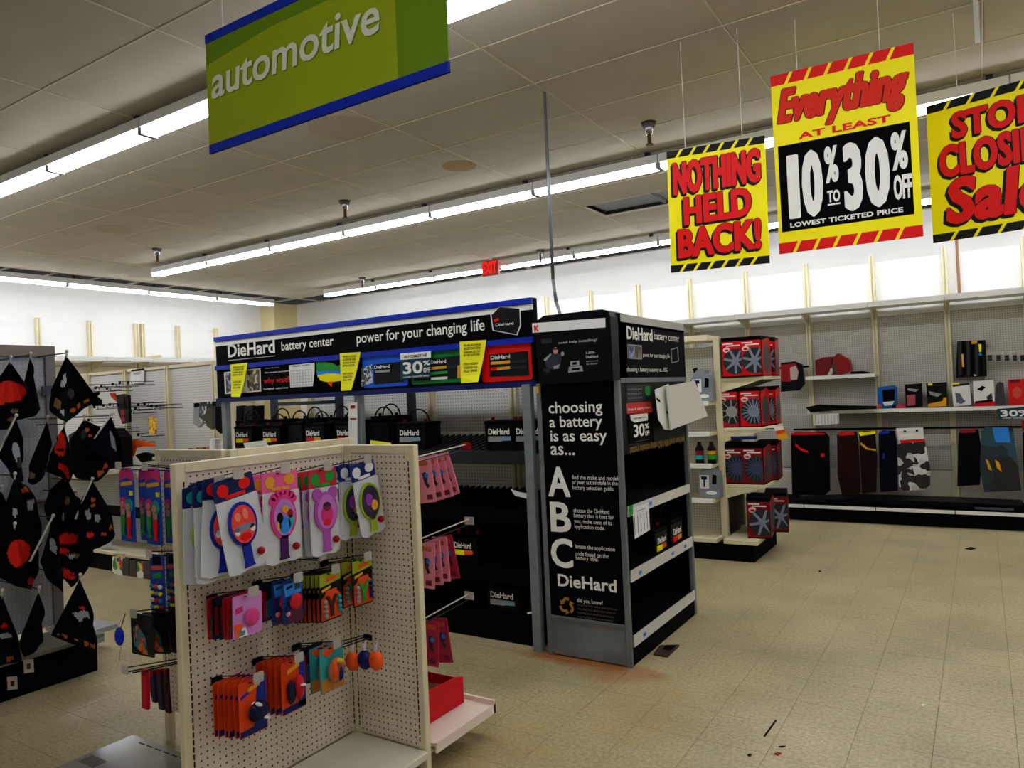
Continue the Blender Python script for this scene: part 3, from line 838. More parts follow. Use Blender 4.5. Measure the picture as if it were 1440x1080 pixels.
# printed installer at work
j = mat('jacket_print', (40, 44, 54), .6)
mb = quadY(MB(), yc + .001, .002, [(774, 497), (779, 494), (786, 497), (790, 503), (787, 519), (770, 520), (766, 510)]); part(cp, 'person_print', mb, j)
q = U(781, 493, 'y', yc); part(cp, 'person_print', MB().ell(q.x, q.z, .016, .02, yc, yc + .002), skin)
part(cp, 'person_print', quadY(MB(), yc - .001, .001, [(776, 490), (786, 489), (786, 491.5), (776, 492)]), dkgrey)
part(cp, 'person_print', quadY(quadY(MB(), yc - .001, .002, [(764, 506), (774, 497), (775, 499), (767, 508)]), yc - .001, .002, [(778, 515), (787, 512), (785, 518), (779, 519)]), mat('stripe_print', (150, 150, 156), .6))
part(cp, 'engine_print', quadY(quadY(MB(), yc + .001, .002, [(761, 477), (776, 476), (776, 482), (761, 484)]), yc + .001, .002, [(764, 518), (774, 519), (773, 524), (764, 523)]), dkgrey)
for pts in ([(802, 508), (814, 507), (815, 514), (802, 515)], [(800, 516), (818, 514), (820, 522), (799, 524)]): part(cp, 'tool_print', quadY(MB(), yc, .002, pts), grey)
part(cp, 'tool_print', quadY(quadY(MB(), yc - .002, .002, [(805, 509.5), (811, 509), (811, 512.5), (805, 513)]), yc - .002, .002, [(804, 518), (815, 517), (815, 520), (804, 521)]), black)
q = U(791, 497.5, 'y', yc); part(cp, 'badge_print', MB().ell(q.x, q.z, .011, .013, yc, yc + .002), grey)
# --- side faces
xk = KX1 + .002
sh_ = part(t, 'side_header', MB().box(KX1 - .02, KX1, KY0 + .03, KY1, 1.665, 2.045), black)
part(t, 'side_rail', MB().box(KX1 - .03, KX1 + .003, KY0 + .03, KY1, 1.64, 1.668), rust)
part(sh_, 'price_strip', quadX(MB(), xk, .002, [(872.5, 441.5), (961, 455), (961, 465), (873, 452)]), mat('strip_grey', (176, 176, 172), .5))
mb = MB(); textX(mb, 'DieHard', xk, (881.7, 477), (917, 463), .05); part(sh_, 'brand_lettering', mb, text_w)
for s_, a_, b_ in (('battery center', (920, 480.5), (955, 471)), ('power for your changing life', (904.5, 503.5), (941.5, 498)), ('choosing a battery is as easy as...ABC', (881.7, 524.5), (938.8, 517))):
    part(sh_, 'lettering', textX(MB(), s_, xk, a_, b_, .0), text_w)
part(sh_, 'photo_print', quadX(MB(), xk, .002, [(882.5, 484), (902.5, 485.5), (903, 505.5), (883, 504)]), grey)
part(sh_, 'photo_print', quadX(MB(), xk + .002, .002, [(883.5, 485.5), (892, 486), (892.5, 503.5), (884, 503)]), printed('photo_blue', [(20, 24, 60)], 30))
part(sh_, 'photo_print', quadX(MB(), xk + .002, .002, [(893.5, 486.5), (901.5, 487), (902, 504), (894, 503.5)]), printed('photo_brown', [(90, 70, 40)], 30))
part(sh_, 'battery_outline', quadX(MB(), xk, .002, [(943.5, 491), (953.5, 488), (954.5, 508), (945, 511)]), grey)
part(sh_, 'battery_outline', quadX(MB(), xk + .002, .002, [(944.5, 492), (952.5, 489.5), (953.5, 507), (946, 509.5)]), black)
sp_ = part(t, 'side_panel', MB().box(KX1 - .03, KX1 - .01, KY0 + .05, KY1 - .03, 1.22, 1.64), black2)
xq = KX1 - .008
part(sp_, 'grey_card', quadX(MB(), xq, .002, [(881, 541), (917, 541), (918, 564), (881.5, 566)]), dkgrey)
for k in range(3): part(sp_, 'lettering', textX(MB(), 'the battery guide', xq + .002, (883, 549.5 + 6 * k), (903, 545.5 + 6 * k), .01), grey)
part(sp_, 'green_emblem', quadX(MB(), xq + .002, .002, [(907.5, 544), (913, 543), (914.5, 548), (914, 556), (909, 556), (907.5, 551)]), green)
part(sp_, 'red_card', quadX(MB(), xq, .002, [(881, 567), (916, 564.5), (918, 576), (917, 580), (882, 582)]), mat('card_red2', (196, 50, 44), .5))
mb = MB(); textX(mb, 'Step A starts here', xq + .002, (883.5, 578.5), (914, 571), .01); part(sp_, 'lettering', mb, text_w)
mb = MB(); textX(mb, 'battery selection guide. Call 1-800 if you need help', xq, (886, 626), (963, 622), .01); part(sp_, 'yellow_lettering', mb, mat('dim_gold', (150, 120, 50), .6))
o = thing('discount_card', 'small black 30% card headed automotive on the kiosk side', 'sign', U(900, 622, 'x', xq))
part(o, 'card', quadX(MB(), xq + .006, .003, [(883.5, 583), (917, 580.5), (920, 621), (886, 623.5)]), black)
part(o, 'white_band', quadX(MB(), xq + .009, .003, [(886.5, 583.5), (911, 581), (911, 591), (893, 594), (888, 591)]), text_w)
mb = MB(); textX(mb, 'AUTOMOTIVE', xq + .011, (891, 590), (909, 585.5), .02); part(o, 'band_lettering', mb, text_k)
mb = MB(); textX(mb, '30', xq + .011, (891.5, 615.5), (906, 595), .05); textX(mb, '%', xq + .011, (907, 603), (912, 595), .03); textX(mb, 'OFF', xq + .011, (907.5, 613), (913, 605), .02)
textX(mb, 'LOWEST TICKETED', xq + .011, (894, 621.5), (913, 617.5), .02); part(o, 'lettering', mb, text_w)
# shelves of the side bays with white label strips
for k, (pts, lip) in enumerate((([(890, 711), (968, 680), (968.5, 692), (890.5, 724.5)], 0), ([(889.8, 802), (972.6, 754), (974, 766), (891, 819)], 0), ([(895.6, 892), (977, 828), (978, 841), (896.3, 908)], 0))):
    z1 = sum(U(a, b_, 'x', KX1).z for a, b_ in pts[:2]) / 2; z0 = sum(U(a, b_, 'x', KX1).z for a, b_ in pts[2:]) / 2
    s = part(t, 'side_shelf', MB().box(KX1 - .4, KX1 - .002, KY0 + .045, KY1 - .04, z1 - .02, z1 - .004), black)
    r = part(s, 'label_strip', MB().box(KX1 - .004, KX1 + .004, KY0 + .045, KY1 - .04, z0, z1), mat('strip_white', (205, 203, 194), .5))
    for f in ((.3,), (.1, .62, .85), (.12,))[k]:
        yy = KY0 + .05 + f * 1.05
        part(s, 'tag_mark', MB().box(KX1 + .004, KX1 + .006, yy, yy + .04, z0 + .02, z0 + .04), skyb)
part(t, 'side_base', MB().box(KX1 - .4, KX1 - .005, KY0 + .045, KY1 - .04, 0, .13), black)
part(t, 'side_back', MB().box(KX1 - .42, KX1 - .4, KY0 + .02, KY1 - .02, .02, 1.64), black)
part(t, 'side_back', MB().box(KX1 - .4, KX1 - .03, KY1 - .025, KY1 - .02, .02, 1.64), black)
for k, (py, px) in enumerate(((4.55, 0), (4.84, 0))):
    o = dup((By, Br)[k], (KX1 - .04, py, .50), (0, 0, math.pi / 2), ('black battery with yellow label on the kiosk side shelf', 'black battery with red label at the far end of the kiosk shelf')[k], GB)
o = thing('price_sheet', 'white price table sheet hanging from the upper kiosk shelf strip', 'notice', U(900, 750, 'x', KX1 + .01))
part(o, 'sheet', quadX(MB(), KX1 + .012, .002, [(889.5, 714), (912, 706.5), (914, 745), (893, 758)]), paper)
mb = MB(); textX(mb, '30% OFF', KX1 + .014, (896, 720), (907, 714), .03)
a0 = U(892, 724, 'x', KX1 + .014); a1 = U(911, 748, 'x', KX1 + .014)
for k in range(5): yy = a0.y + (a1.y - a0.y) * k / 4; mb.box(KX1 + .0125, KX1 + .014, yy, yy + .003, a1.z + .02, a0.z - .01)
part(o, 'print', mb, dkgrey)
solo('green_tag', quadX(MB(), KX1 + .02, .002, [(885, 712), (890, 710), (890.5, 722), (886, 728)]), green, 'small green tag clipped beside the kiosk price sheet', 'tag')
# open battery guide hanging on the kiosk side
o = thing('battery_guide', 'open white catalogue hanging loosely off the kiosk side', 'catalogue', U(940, 606, 'x', KX1 + .03))
for k, (dx, pts, m) in enumerate(((.03, [(921, 548), (938, 541), (945, 600), (933, 604), (926, 580)], paper), (.055, [(921, 548), (940, 540), (951, 596), (944, 605), (935, 604), (926, 590)], paper),
                                  (.085, [(938, 543), (973, 536), (989, 585), (954, 600), (944, 604)], mat('page_cream', (214, 210, 200), .8)))):
    g = [U(a, b_, 'x', KX1 + dx) for a, b_ in pts]
    mb = MB(); n = len(g)
    bend = [(q.x + .05 * max(0, (q.y - 4.5)) * (1 if k == 2 else .3), q.y, q.z) for q in g]
    mb.add(bend + [(x - .002 - .008 * (k == 2), y_, z) for x, y_, z in bend], [tuple(range(n)), tuple(range(2 * n - 1, n - 1, -1))] + [(i, i + n, (i + 1) % n + n, (i + 1) % n) for i in range(n)])
    part(o, 'pages', mb, m)
part(o, 'print', quadX(quadX(MB(), KX1 + .058, .001, [(923, 559), (928, 562), (929, 566), (924, 563)]), KX1 + .058, .001, [(937, 577), (940, 580), (941, 584), (938, 581)]), black)

# ================================================================== WHEEL COVER GONDOLA
t = thing('wheel_cover_gondola', 'cream gondola end with wheel cover boxes beyond the kiosk', 'gondola shelving', (-2.1, 7.0, 0)); WG = t
gy0, gy1, gxp = 6.66, 7.55, -2.07
part(t, 'end_base', MB().box(-4.6, -1.78, gy0 + .03, gy1, 0, .16), black)
part(t, 'end_deck', MB().bbox(gxp + .03, -1.74, gy0, gy1 + .02, .16, .2, .006), cream)
part(t, 'front_deck', MB().bbox(-4.6, gxp - .03, gy0, 7.1, .16, .2, .006), cream)
for yy in (6.88, 7.5): part(t, 'upright', MB().bbox(gxp - .04, gxp + .02, yy - .03, yy + .03, 0, 2.06, .004), cream)
part(t, 'end_panel', MB().box(gxp - .02, gxp, 6.9, 7.5, .2, 2.03), mat('end_panel_dark', (60, 56, 50), .7))
part(t, 'back_panel', MB().box(-4.6, gxp - .04, 7.08, 7.1, .2, 1.98), peg_far)
part(t, 'top_shelf', MB().bbox(-4.6, gxp - .04, 6.68, 7.1, 2.02, 2.07, .006), cream)
for z in (1.45, 1.17, .875, .555):
    s = part(t, 'shelf', MB().box(-4.6, gxp - .04, 6.66, 7.08, z - .03, z), cream)
    part(s, 'label_strip', MB().box(-4.6, gxp - .05, 6.655, 6.66, z - .035, z + .01), white)
for z, x1 in ((1.665, -1.66), (1.2, -1.66), (.675, -1.70)):
    s = part(t, 'end_shelf', MB().bbox(gxp, x1, 6.86, 7.52, z - .03, z, .004), cream)
    for yy in (6.87, 7.51): part(s, 'bracket', MB().poly([(gxp, z - .03), (x1 - .02, z - .03), (x1 - .12, z - .06), (gxp + .03, z - .13), (gxp, z - .13)], yy - .004, yy + .004), cream)
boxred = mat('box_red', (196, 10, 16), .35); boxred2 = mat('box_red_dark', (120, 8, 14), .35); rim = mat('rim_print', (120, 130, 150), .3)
rimb = mat('rim_print_blue', (60, 70, 100), .3)


def cover_box(spokes, n, body, w=.19, d=.34, h=.37):
    t = thing('wheel_cover_box', None, 'boxed wheel cover')
    part(t, 'carton', MB().box(-w / 2, w / 2, 0, d, 0, h), black, False)
    part(t, 'front_print', MB().box(-w / 2 + .004, w / 2 - .004, -.002, 0, .012, h * .9), body, False)
    mb = MB(); cx, cz, R = w * .18, h * .4, w * .62
    pts = [(max(-w / 2 + .006, min(w / 2 - .006, cx + R * math.cos(2 * math.pi * i / 28))), cz + R * math.sin(2 * math.pi * i / 28)) for i in range(28)]
    mb.poly(pts, -.004, -.002); part(t, 'rim_shadow', mb, dkgrey, False)
    mb = MB()
    for k in range(n):
        a = 2 * math.pi * k / n + .2; c_, s_ = math.cos(a), math.sin(a); wd = .014 if n < 9 else .006
        q = []
        for u, v in ((.015, -wd), (R * .95, -wd * .7), (R * .95, wd * .7), (.015, wd)):
            x, z = cx + c_ * u - s_ * v, cz + s_ * u + c_ * v
            q.append((max(-w / 2 + .006, min(w / 2 - .006, x)), z))
        mb.poly(q, -.006, -.004)
    mb.ell(cx, cz, R * .22 if n < 9 else R * .45, R * .22 if n < 9 else R * .45, -.007, -.005, 14)
    part(t, 'wheel_print', mb, spokes, False)
    mb = MB()
    for r_, (a, b_) in enumerate(((-.42, .05), (-.25, .35))):
        z = h * (.83 - .05 * r_); x = w * a
        while x < w * b_: mb.box(x, x + .010, -.004, -.002, z, z + .011); x += .0125
    part(t, 'title_print', mb, text_w, False)
    part(t, 'badge_print', MB().ell(-w * .24, h * .7, w * .17, w * .13, -.004, -.002, 16), mat('badge', (226, 200, 190), .4), False)
    part(t, 'badge_print', MB().ell(-w * .24, h * .69, w * .1, w * .05, -.006, -.004, 12), dred, False)
    m = MB().polyx([(.01, .012), (d - .01, .012), (d - .01, h * .9), (d * .75, h * .97), (.01, h * .88)], w / 2, w / 2 + .002)
    part(t, 'side_print', m, body, False)
    mb = MB(); cy, cz2 = d * .5, h * .42
    mb.polyx([(cy + d * .36 * math.cos(2 * math.pi * i / 24), cz2 + h * .36 * math.sin(2 * math.pi * i / 24)) for i in range(24)], w / 2 + .002, w / 2 + .004)
    part(t, 'side_wheel', mb, mat('side_wheel', (70, 72, 74), .3, metal=.3), False)
    part(t, 'side_badge', MB().polyx([(.02 + .03 * math.cos(2 * math.pi * i / 12) + .02, h * .8 + .03 * math.sin(2 * math.pi * i / 12)) for i in range(12)], w / 2 + .002, w / 2 + .004), red, False)
    return t


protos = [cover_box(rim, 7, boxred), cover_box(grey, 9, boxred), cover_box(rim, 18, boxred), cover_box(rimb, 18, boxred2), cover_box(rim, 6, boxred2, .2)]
GWC = 'wheel cover boxes on the gondola end'
for P_, px, yy, z, ry, lab in (
    (protos[0], 1034, 6.84, 1.665, 0, 'red wheel cover box with blue rim, top shelf, left'), (protos[0], 1061, 6.84, 1.665, 0, 'red wheel cover box with blue rim, top shelf, right front'),
    (protos[0], 1080, 7.2, 1.665, .12, 'red wheel cover box at the rear of the top shelf'),
    (protos[1], 1025, 6.87, 1.2, 0, 'red box with nine spoke silver rim, second shelf, left'), (protos[2], 1056, 6.87, 1.2, 0, 'red box with fine toothed rim, second shelf, right front'),
    (protos[2], 1077, 7.21, 1.2, .08, 'red wheel cover box at the rear of the second shelf'),
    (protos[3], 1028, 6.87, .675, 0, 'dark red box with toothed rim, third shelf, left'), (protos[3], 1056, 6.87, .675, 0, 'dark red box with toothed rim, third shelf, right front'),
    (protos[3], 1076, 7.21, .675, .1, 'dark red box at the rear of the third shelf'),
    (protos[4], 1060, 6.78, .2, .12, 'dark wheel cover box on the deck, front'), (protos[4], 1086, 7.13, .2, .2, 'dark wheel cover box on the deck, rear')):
    put(P_, (bx(px, yy), yy, z), ry, lab, GWC)
o = thing('price_card', 'orange and white sale price card hanging off the second end shelf', 'price tag', U(1098, 612, 'y', 6.84))
part(o, 'card', quadY(MB(), 6.84, .003, [(1088, 601), (1100, 599), (1110, 616), (1095, 619)]), gold)
part(o, 'clip', MB().cyl((-1.668, 6.862, 1.185), U(1094, 602, 'y', 6.842), .004, 5), wire)
part(o, 'white_top', quadY(MB(), 6.837, .002, [(1088, 601), (1100, 599), (1102.5, 603.5), (1090, 606)]), paper)
part(o, 'red_band', quadY(MB(), 6.836, .002, [(1090, 606), (1102.5, 603.5), (1105, 608), (1092, 611)]), mat('band_or', (230, 60, 10), .5))
solo('blue_wiper_pack', MB().box(-1.98, -1.75, 6.84, 6.87, 1.09, 1.12), dblue, 'blue narrow package lying on boxes under the second end shelf', 'package')


def jug(m, cap, lab):
    t = thing('oil_jug', None, 'oil jug')
    part(t, 'bottle', MB().poly([(-.1, 0), (.1, 0), (.1, .2), (.085, .245), (.05, .26), (.04, .29), (-.03, .3), (-.06, .27), (-.1, .2)], 0, .11), m, False)
    part(t, 'handle_recess', MB().poly([(.03, .13), (.07, .13), (.075, .21), (.04, .22)], -.003, 0), black, False)
    part(t, 'cap', MB().cyl((-.06, .055, .27), (-.07, .055, .315), .022, 10), cap, False)
    part(t, 'label', MB().box(-.085, .0, -.003, 0, .09, .21), lab, False)
    part(t, 'label_print', MB().box(-.07, -.015, -.005, -.003, .17, .2).box(-.05, -.035, -.005, -.003, .1, .17), dblue, False)
    part(t, 'lower_print', MB().ell(.02, .05, .05, .018, -.003, 0), white, False)
    return t


J = jug(mat('jug_silver', (128, 136, 144), .35), black, text_w)
J.name = 'oil_jug'
put(J, (bx(989, 6.72), 6.72, 1.455), 0, 'silver grey oil jug with white label, second shelf from the top')
dup(J, (bx(993, 6.72), 6.72, .56), (0, 0, 0), 'silver grey oil jug in shadow on the lowest shelf')
for k, px in enumerate((982, 999)):
    b0 = Vector((bx(px, 6.75), 6.75, .878)); o = thing('additive_bottle', ('small dark bottle with red and green label, left of the pair', 'small dark bottle with gold label, right of the pair')[k], 'bottle', b0)
    part(o, 'bottle', MB().lathe(b0, [(.04, 0), (.04, .14), (.02, .17), (.018, .2)], 12), black2, smooth=True)
    part(o, 'label', MB().lathe(b0 + Vector((0, 0, .04)), [(.0405, 0), (.0405, .04)], 12), (teal, green)[k]); part(o, 'label', MB().lathe(b0 + Vector((0, 0, .085)), [(.0405, 0), (.0405, .035)], 12), (dred, gold)[k])

# ================================================================== BACK WALL SHELVING
t = thing('wall_shelving', 'long cream pegboard wall shelving with a high white ledge along the back wall', 'wall shelving', (-4, 9.7, 0)); WS = t
ux = [-1.78 + .745 * k for k in range(-12, 5)]
for x in ux:
    part(t, 'upright', MB().box(x - .026, x - .008, 9.68, 9.76, 0, 3.06).box(x + .008, x + .026, 9.68, 9.76, 0, 3.06).box(x - .01, x + .01, 9.7, 9.76, 0, 3.06), cream)
for a, b_ in zip(ux[:-1], ux[1:]):
    part(t, 'pegboard_panel', MB().box(a + .03, b_ - .03, 9.75, 9.765, .52, 2.33), peg_back)
    part(t, 'white_panel', MB().box(a + .03, b_ - .03, 9.755, 9.765, 2.35, 2.98), white)
    part(t, 'kick_panel', MB().box(a + .03, b_ - .03, 9.75, 9.765, .18, .51), mat('kick_beige', (206, 200, 184), .6))
    part(t, 'ledge', MB().box(a + .002, b_ - .002, 9.15, 9.72, 2.42, 2.445).box(a + .002, b_ - .002, 9.13, 9.15, 2.40, 2.46), white)
    part(t, 'ledge_bracket', MB().polyx([(9.2, 2.42), (9.72, 2.42), (9.72, 2.28), (9.6, 2.33)], a - .004, a + .004), cream)
    part(t, 'base_deck', MB().box(a + .002, b_ - .002, 8.93, 9.75, .15, .17), black)
    part(t, 'label_strip', MB().box(a + .004, b_ - .004, 8.915, 8.93, .15, .185), white)
part(t, 'base_kick', MB().box(ux[0], ux[-1], 8.96, 9.0, 0, .15), black)
part(t, 'brown_conduit', MB().cyl((-.16, 9.72, 2.5), (-.16, 9.72, 3.3), .015), mat('brown_pipe', (150, 110, 80), .6))
for a, b_, z in ((-1.77, -1.02, 1.645), (-1.77, .45, 1.235), (-7.0, -4.8, 1.24), (-9.5, -7.8, .9), (-4.7, -2.6, 1.3)):
    s = part(t, 'shelf', MB().box(a, b_, 9.35, 9.74, z - .02, z), black if z == 1.235 else white)
    part(s, 'shelf_edge', MB().box(a, b_, 9.33, 9.35, z - .03, z + .012), white)
part(t, 'hang_bar', MB().cyl((-1.95, 9.4, 1.02), (.6, 9.4, 1.02), .012), black)
part(t, 'hang_bar', MB().cyl((-2.3, 9.5, 1.78), (-1.76, 9.5, 1.78), .012), black)


def Q(name, pts, th, m, label, cat, yy=9.42, extra=(), group=None, clampz=None):
    """a boxed or flat item built standing on / hanging at plane yy, from its outline"""
    p = [U(a, b_, 'y', yy) for a, b_ in pts]
    if clampz is not None:
        mz = min(q.z for q in p); p = [Vector((q.x, q.y, q.z - mz + clampz)) for q in p]
        dz = clampz - mz
    else: dz = 0
    o = thing(name, label, cat, (sum(q.x for q in p) / len(p), yy + th / 2, min(q.z for q in p)), group=group)
    part(o, 'body', MB().poly([(q.x, q.z) for q in p], yy, yy + th), m)
    for k, (nm, pp, mm) in enumerate(extra):
        g = [U(a, b_, 'y', yy) for a, b_ in pp]
        part(o, nm, MB().poly([(q.x, q.z + dz) for q in g], yy - .003 * (k + 1), yy), mm)
    return o


zs = 1.247
Q('seat_cushion_box', [(1233, 541), (1257, 538), (1261, 541), (1260, 570), (1234, 571)], .1, mat('box_blue', (16, 90, 170), .4), 'blue and black seat cover box, leftmost on the long shelf', 'box', clampz=zs,
  extra=(('print', [(1240, 545), (1258, 543), (1258, 560), (1242, 561)], black), ('print', [(1241, 562), (1258, 560), (1254, 566), (1244, 567)], text_w), ('print', [(1234, 564), (1240, 566), (1239, 570), (1234, 571)], orange)))
Q('pink_pouch', [(1254, 569), (1263, 566), (1272, 567), (1274, 571), (1254, 572)], .12, mat('pouch_pink', (230, 70, 110), .5), 'pink soft pouch lying on the long shelf', 'pouch', clampz=zs)
Q('mat_box', [(1272, 538), (1296, 536), (1297, 569), (1274, 571)], .1, black2, 'black box with pink panel on the long shelf', 'box', clampz=zs, extra=(('print', [(1275, 553), (1287, 552), (1287, 567), (1276, 568)], mat('pinkpanel', (170, 80, 90), .5)), ('print', [(1276, 543), (1292, 545), (1288, 548), (1276, 546)], grey)))
Q('cover_box', [(1302, 537), (1331, 535), (1332, 568), (1305, 571)], .1, black2, 'black and yellow box on the long shelf', 'box', clampz=zs,
  extra=(('print', [(1305, 566), (1325, 562), (1327, 557), (1331, 557), (1331, 569), (1305, 571)], gold), ('print', [(1306, 548), (1324, 552), (1318, 556), (1308, 553)], grey), ('print', [(1305, 537), (1311, 536.5), (1311, 540), (1305, 540)], yellow)))
Q('seat_cover_pack', [(1338, 539), (1363, 537), (1366, 568), (1341, 571)], .08, paper, 'white packet with seat drawing on the long shelf', 'packet', clampz=zs,
  extra=(('print', [(1339, 539), (1363, 537), (1363, 540), (1340, 543)], dkgrey), ('print', [(1343, 551), (1350, 552), (1355, 561), (1358, 563), (1352, 567), (1345, 565)], mat('seat_grey', (90, 94, 110), .5)), ('print', [(1338, 537.5), (1350, 537), (1349, 539), (1339, 540)], yellow)))
Q('organizer_pack', [(1368, 534), (1397, 532), (1399, 566), (1370, 569)], .08, paper, 'white and red packet with black prints on the long shelf', 'packet', clampz=zs,
  extra=(('print', [(1370, 565), (1399, 562), (1399, 567), (1370, 570)], red), ('print', [(1374, 545), (1381, 540), (1386, 542), (1380, 548)], black), ('print', [(1387, 556), (1394, 550), (1396, 558), (1389, 561)], dkgrey), ('print', [(1371, 562), (1396, 559), (1396, 562), (1371, 565)], black)))
Q('grey_pouch', [(1400, 537), (1405, 532), (1411, 534), (1414, 565), (1400, 566)], .06, mat('pouch_grey', (60, 56, 60), .5), 'grey clear pouch beside the red box', 'pouch', clampz=zs)
Q('red_box', [(1417, 531), (1445, 529), (1446, 566), (1419, 567)], .12, mat('boxr', (205, 20, 16), .4), 'red box with face print at the right edge of the shelf', 'box', clampz=zs,
  extra=(('print', [(1424, 545), (1430, 540), (1436, 545), (1436, 553), (1430, 558), (1424, 553)], mat('rp', (200, 80, 60), .5)), ('print', [(1420, 531), (1434, 530), (1434, 534), (1420, 536)], boxred2)))
for k, pts in enumerate(([(1146, 502), (1158, 498), (1170, 497), (1168, 512), (1160, 524), (1147, 524)], [(1160, 515), (1164, 508), (1174, 510), (1180, 524), (1166, 526)], [(1171, 500), (1178, 494), (1195, 504), (1197, 519), (1180, 525), (1172, 512)])):
    Q('red_pouch', pts, .12, (mat('pouch_dred', (110, 14, 20), .4), printed('pouch_print', [(120, 14, 20), (200, 190, 180), (60, 40, 30)], 14), mat('pouch_dred2', (140, 16, 20), .4))[k],
      ('leftmost dark red pouch on the small upper shelf', 'red and white pouch in the middle of the small upper shelf', 'tilted dark red pouch on the small upper shelf')[k], 'pouch', 9.4 + .01 * k, clampz=1.655)
Q('black_mat_roll', [(1133, 573), (1150, 569), (1180, 570), (1232, 571), (1232, 575), (1180, 577), (1140, 580)], .078, black2, 'black rubber mat overhanging the left end of the long shelf', 'floor mat', 9.25)
Q('folded_mat', [(1196, 522), (1212, 521), (1222, 523), (1222, 525), (1196, 525)], .15, black2, 'thin black mat lying on the small upper shelf', 'floor mat', 9.42, clampz=1.655)
Q('accessory_rack', [(1346, 480), (1386, 478), (1388, 529), (1344, 531)], .1, black2, 'black rack of wiper accessories under the high ledge', 'accessory rack', 9.6,
  extra=tuple(('packet', [(x, 480), (x + 4, 479.6), (x + 5, 528), (x + 1, 528.5)], m) for x, m in ((1347, dkgrey), (1353, black), (1359, dkgrey), (1365, black), (1371, dkgrey), (1377, black))) +
  (('print', [(1352, 498), (1355, 498), (1356, 516), (1353, 516)], gold), ('print', [(1376, 484), (1380, 484), (1380, 495), (1377, 495)], yellow), ('print', [(1366, 480), (1374, 479), (1374, 483), (1366, 484)], gold), ('print', [(1369, 526), (1374, 528), (1370, 529)], paper), ('print', [(1376, 496), (1380, 496), (1381, 500), (1377, 500)], skyb)))
for k, px in enumerate((1392, 1404, 1416, 1427, 1438)):
    p = U(px, 498, 'y', 9.5); o = thing('peg_hook', 'wire hook with scan plate, %s from the black rack' % ORD[k], 'hook', (p.x, 9.74, p.z), group='hooks beside the black rack')
    part(o, 'arm', MB().cyl((p.x, 9.74, p.z), (p.x, 9.5, p.z + .02), .004), wire); part(o, 'scan_plate', MB().box(p.x - .03, p.x + .03, 9.495, 9.5, p.z - .01, p.z + .03), plate)
    part(o, 'small_packet', MB().box(p.x - .02, p.x + .02, 9.55, 9.56, p.z - .07, p.z), dkgrey)
Q('mat_set', [(1098, 510), (1118, 508), (1128, 513), (1131, 540), (1124, 549), (1098, 551)], .06, black2, 'black floor mat with red card hanging beside the wheel cover boxes', 'floor mat', 9.44,
  extra=(('card', [(1098, 513), (1119, 511), (1124, 522), (1121, 534), (1110, 537), (1098, 536)], dred), ('card', [(1111, 517), (1119, 514), (1123, 523), (1121, 534), (1112, 534)], mat('cardp', (190, 170, 160), .6))))
tealk = MATS['dark_teal']
o = Q('discount_card', [(1402, 575), (1446, 572), (1446, 588), (1404, 590)], .003, tealk, 'dark teal 30% card on the long shelf edge at the right', 'sign', 9.31)
mb = MB(); textY(mb, '30%', 9.303, (1407, 586), (1450, 576), .06); textY(mb, 'LOWEST TICKETED PRICE', 9.303, (1410, 589), (1448, 586.5), .02); part(o, 'lettering', mb, text_w)
o = Q('price_sheet', [(1143, 578), (1179, 576), (1180, 596), (1144, 598)], .003, paper, 'white price table sheet taped to the long shelf edge', 'notice', 9.3)
mb = MB(); textY(mb, '30% OFF', 9.296, (1152, 581.5), (1170, 578.5), .02)
for k in range(8): q = U(1146 + 4.5 * k, 590, 'y', 9.296); mb.box(q.x, q.x + .006, 9.295, 9.297, q.z - .05, q.z + .05)
part(o, 'print', mb, mat('faint_grey', (160, 160, 160), .6))


def hmat(pts, m, label, hdr, hm, extra=(), yy=9.38):
    return Q('floor_mat', pts, .03, m, label, 'floor mat', yy, extra=(('header_card', hdr, hm),) + tuple(extra), group='hanging car floor mats')


charc = mat('mat_charcoal', (4, 4, 5), .9, spec=.1); nvy = mat('mat_navy', (4, 7, 22), .9, spec=.1); brn2 = mat('mat_brown', (26, 13, 6), .9, spec=.1)
hmat([(1112, 612), (1118, 608), (1160, 608), (1166, 614), (1167, 690), (1160, 696), (1114, 696)], charc, 'wide charcoal floor mat set hanging leftmost under the long shelf', [(1112, 609), (1128, 608), (1160, 609), (1160, 611), (1112, 612)], red,
     (('red_cord', [(1119, 623), (1126, 630), (1136, 634), (1137, 637), (1125, 633), (1118, 626)], red), ('tag', [(1154, 638), (1159, 637), (1160, 642), (1155, 643)], mat('tag_or', (200, 40, 20), .5))))
hmat([(1177, 612), (1183, 607), (1204, 607), (1207, 620), (1210, 692), (1204, 697), (1184, 696), (1178, 670)], brown, 'dark brown floor mat hanging left of the bright red and yellow pair', [(1178, 609), (1200, 607), (1202, 611), (1180, 613)], red)
hmat([(1208, 612), (1214, 606), (1230, 607), (1233, 640), (1232, 692), (1212, 694)], brn2, 'brown floor mat with a yellow header', [(1207, 608), (1231, 606), (1231, 610), (1210, 613)], yellow, (('cord', [(1211, 622), (1220, 630), (1232, 632), (1232, 634), (1218, 632), (1210, 625)], gold)))if 0 else None
hmat([(1208, 612), (1214, 606), (1230, 607), (1233, 640), (1232, 692), (1212, 694)], brn2, 'brown floor mat with a yellow header', [(1207, 608), (1231, 606), (1231, 610), (1210, 613)], yellow, (('cord', [(1211, 622), (1220, 630), (1232, 632), (1232, 634), (1218, 632), (1210, 625)], gold),))
hmat([(1235, 610), (1240, 605), (1258, 606), (1261, 620), (1262, 690), (1238, 692)], nvy, 'navy floor mat with a blue header', [(1236, 607), (1250, 605), (1251, 609), (1237, 611)], blue, (('tag', [(1241, 638), (1244, 638), (1244, 645), (1241, 645)], blue),))
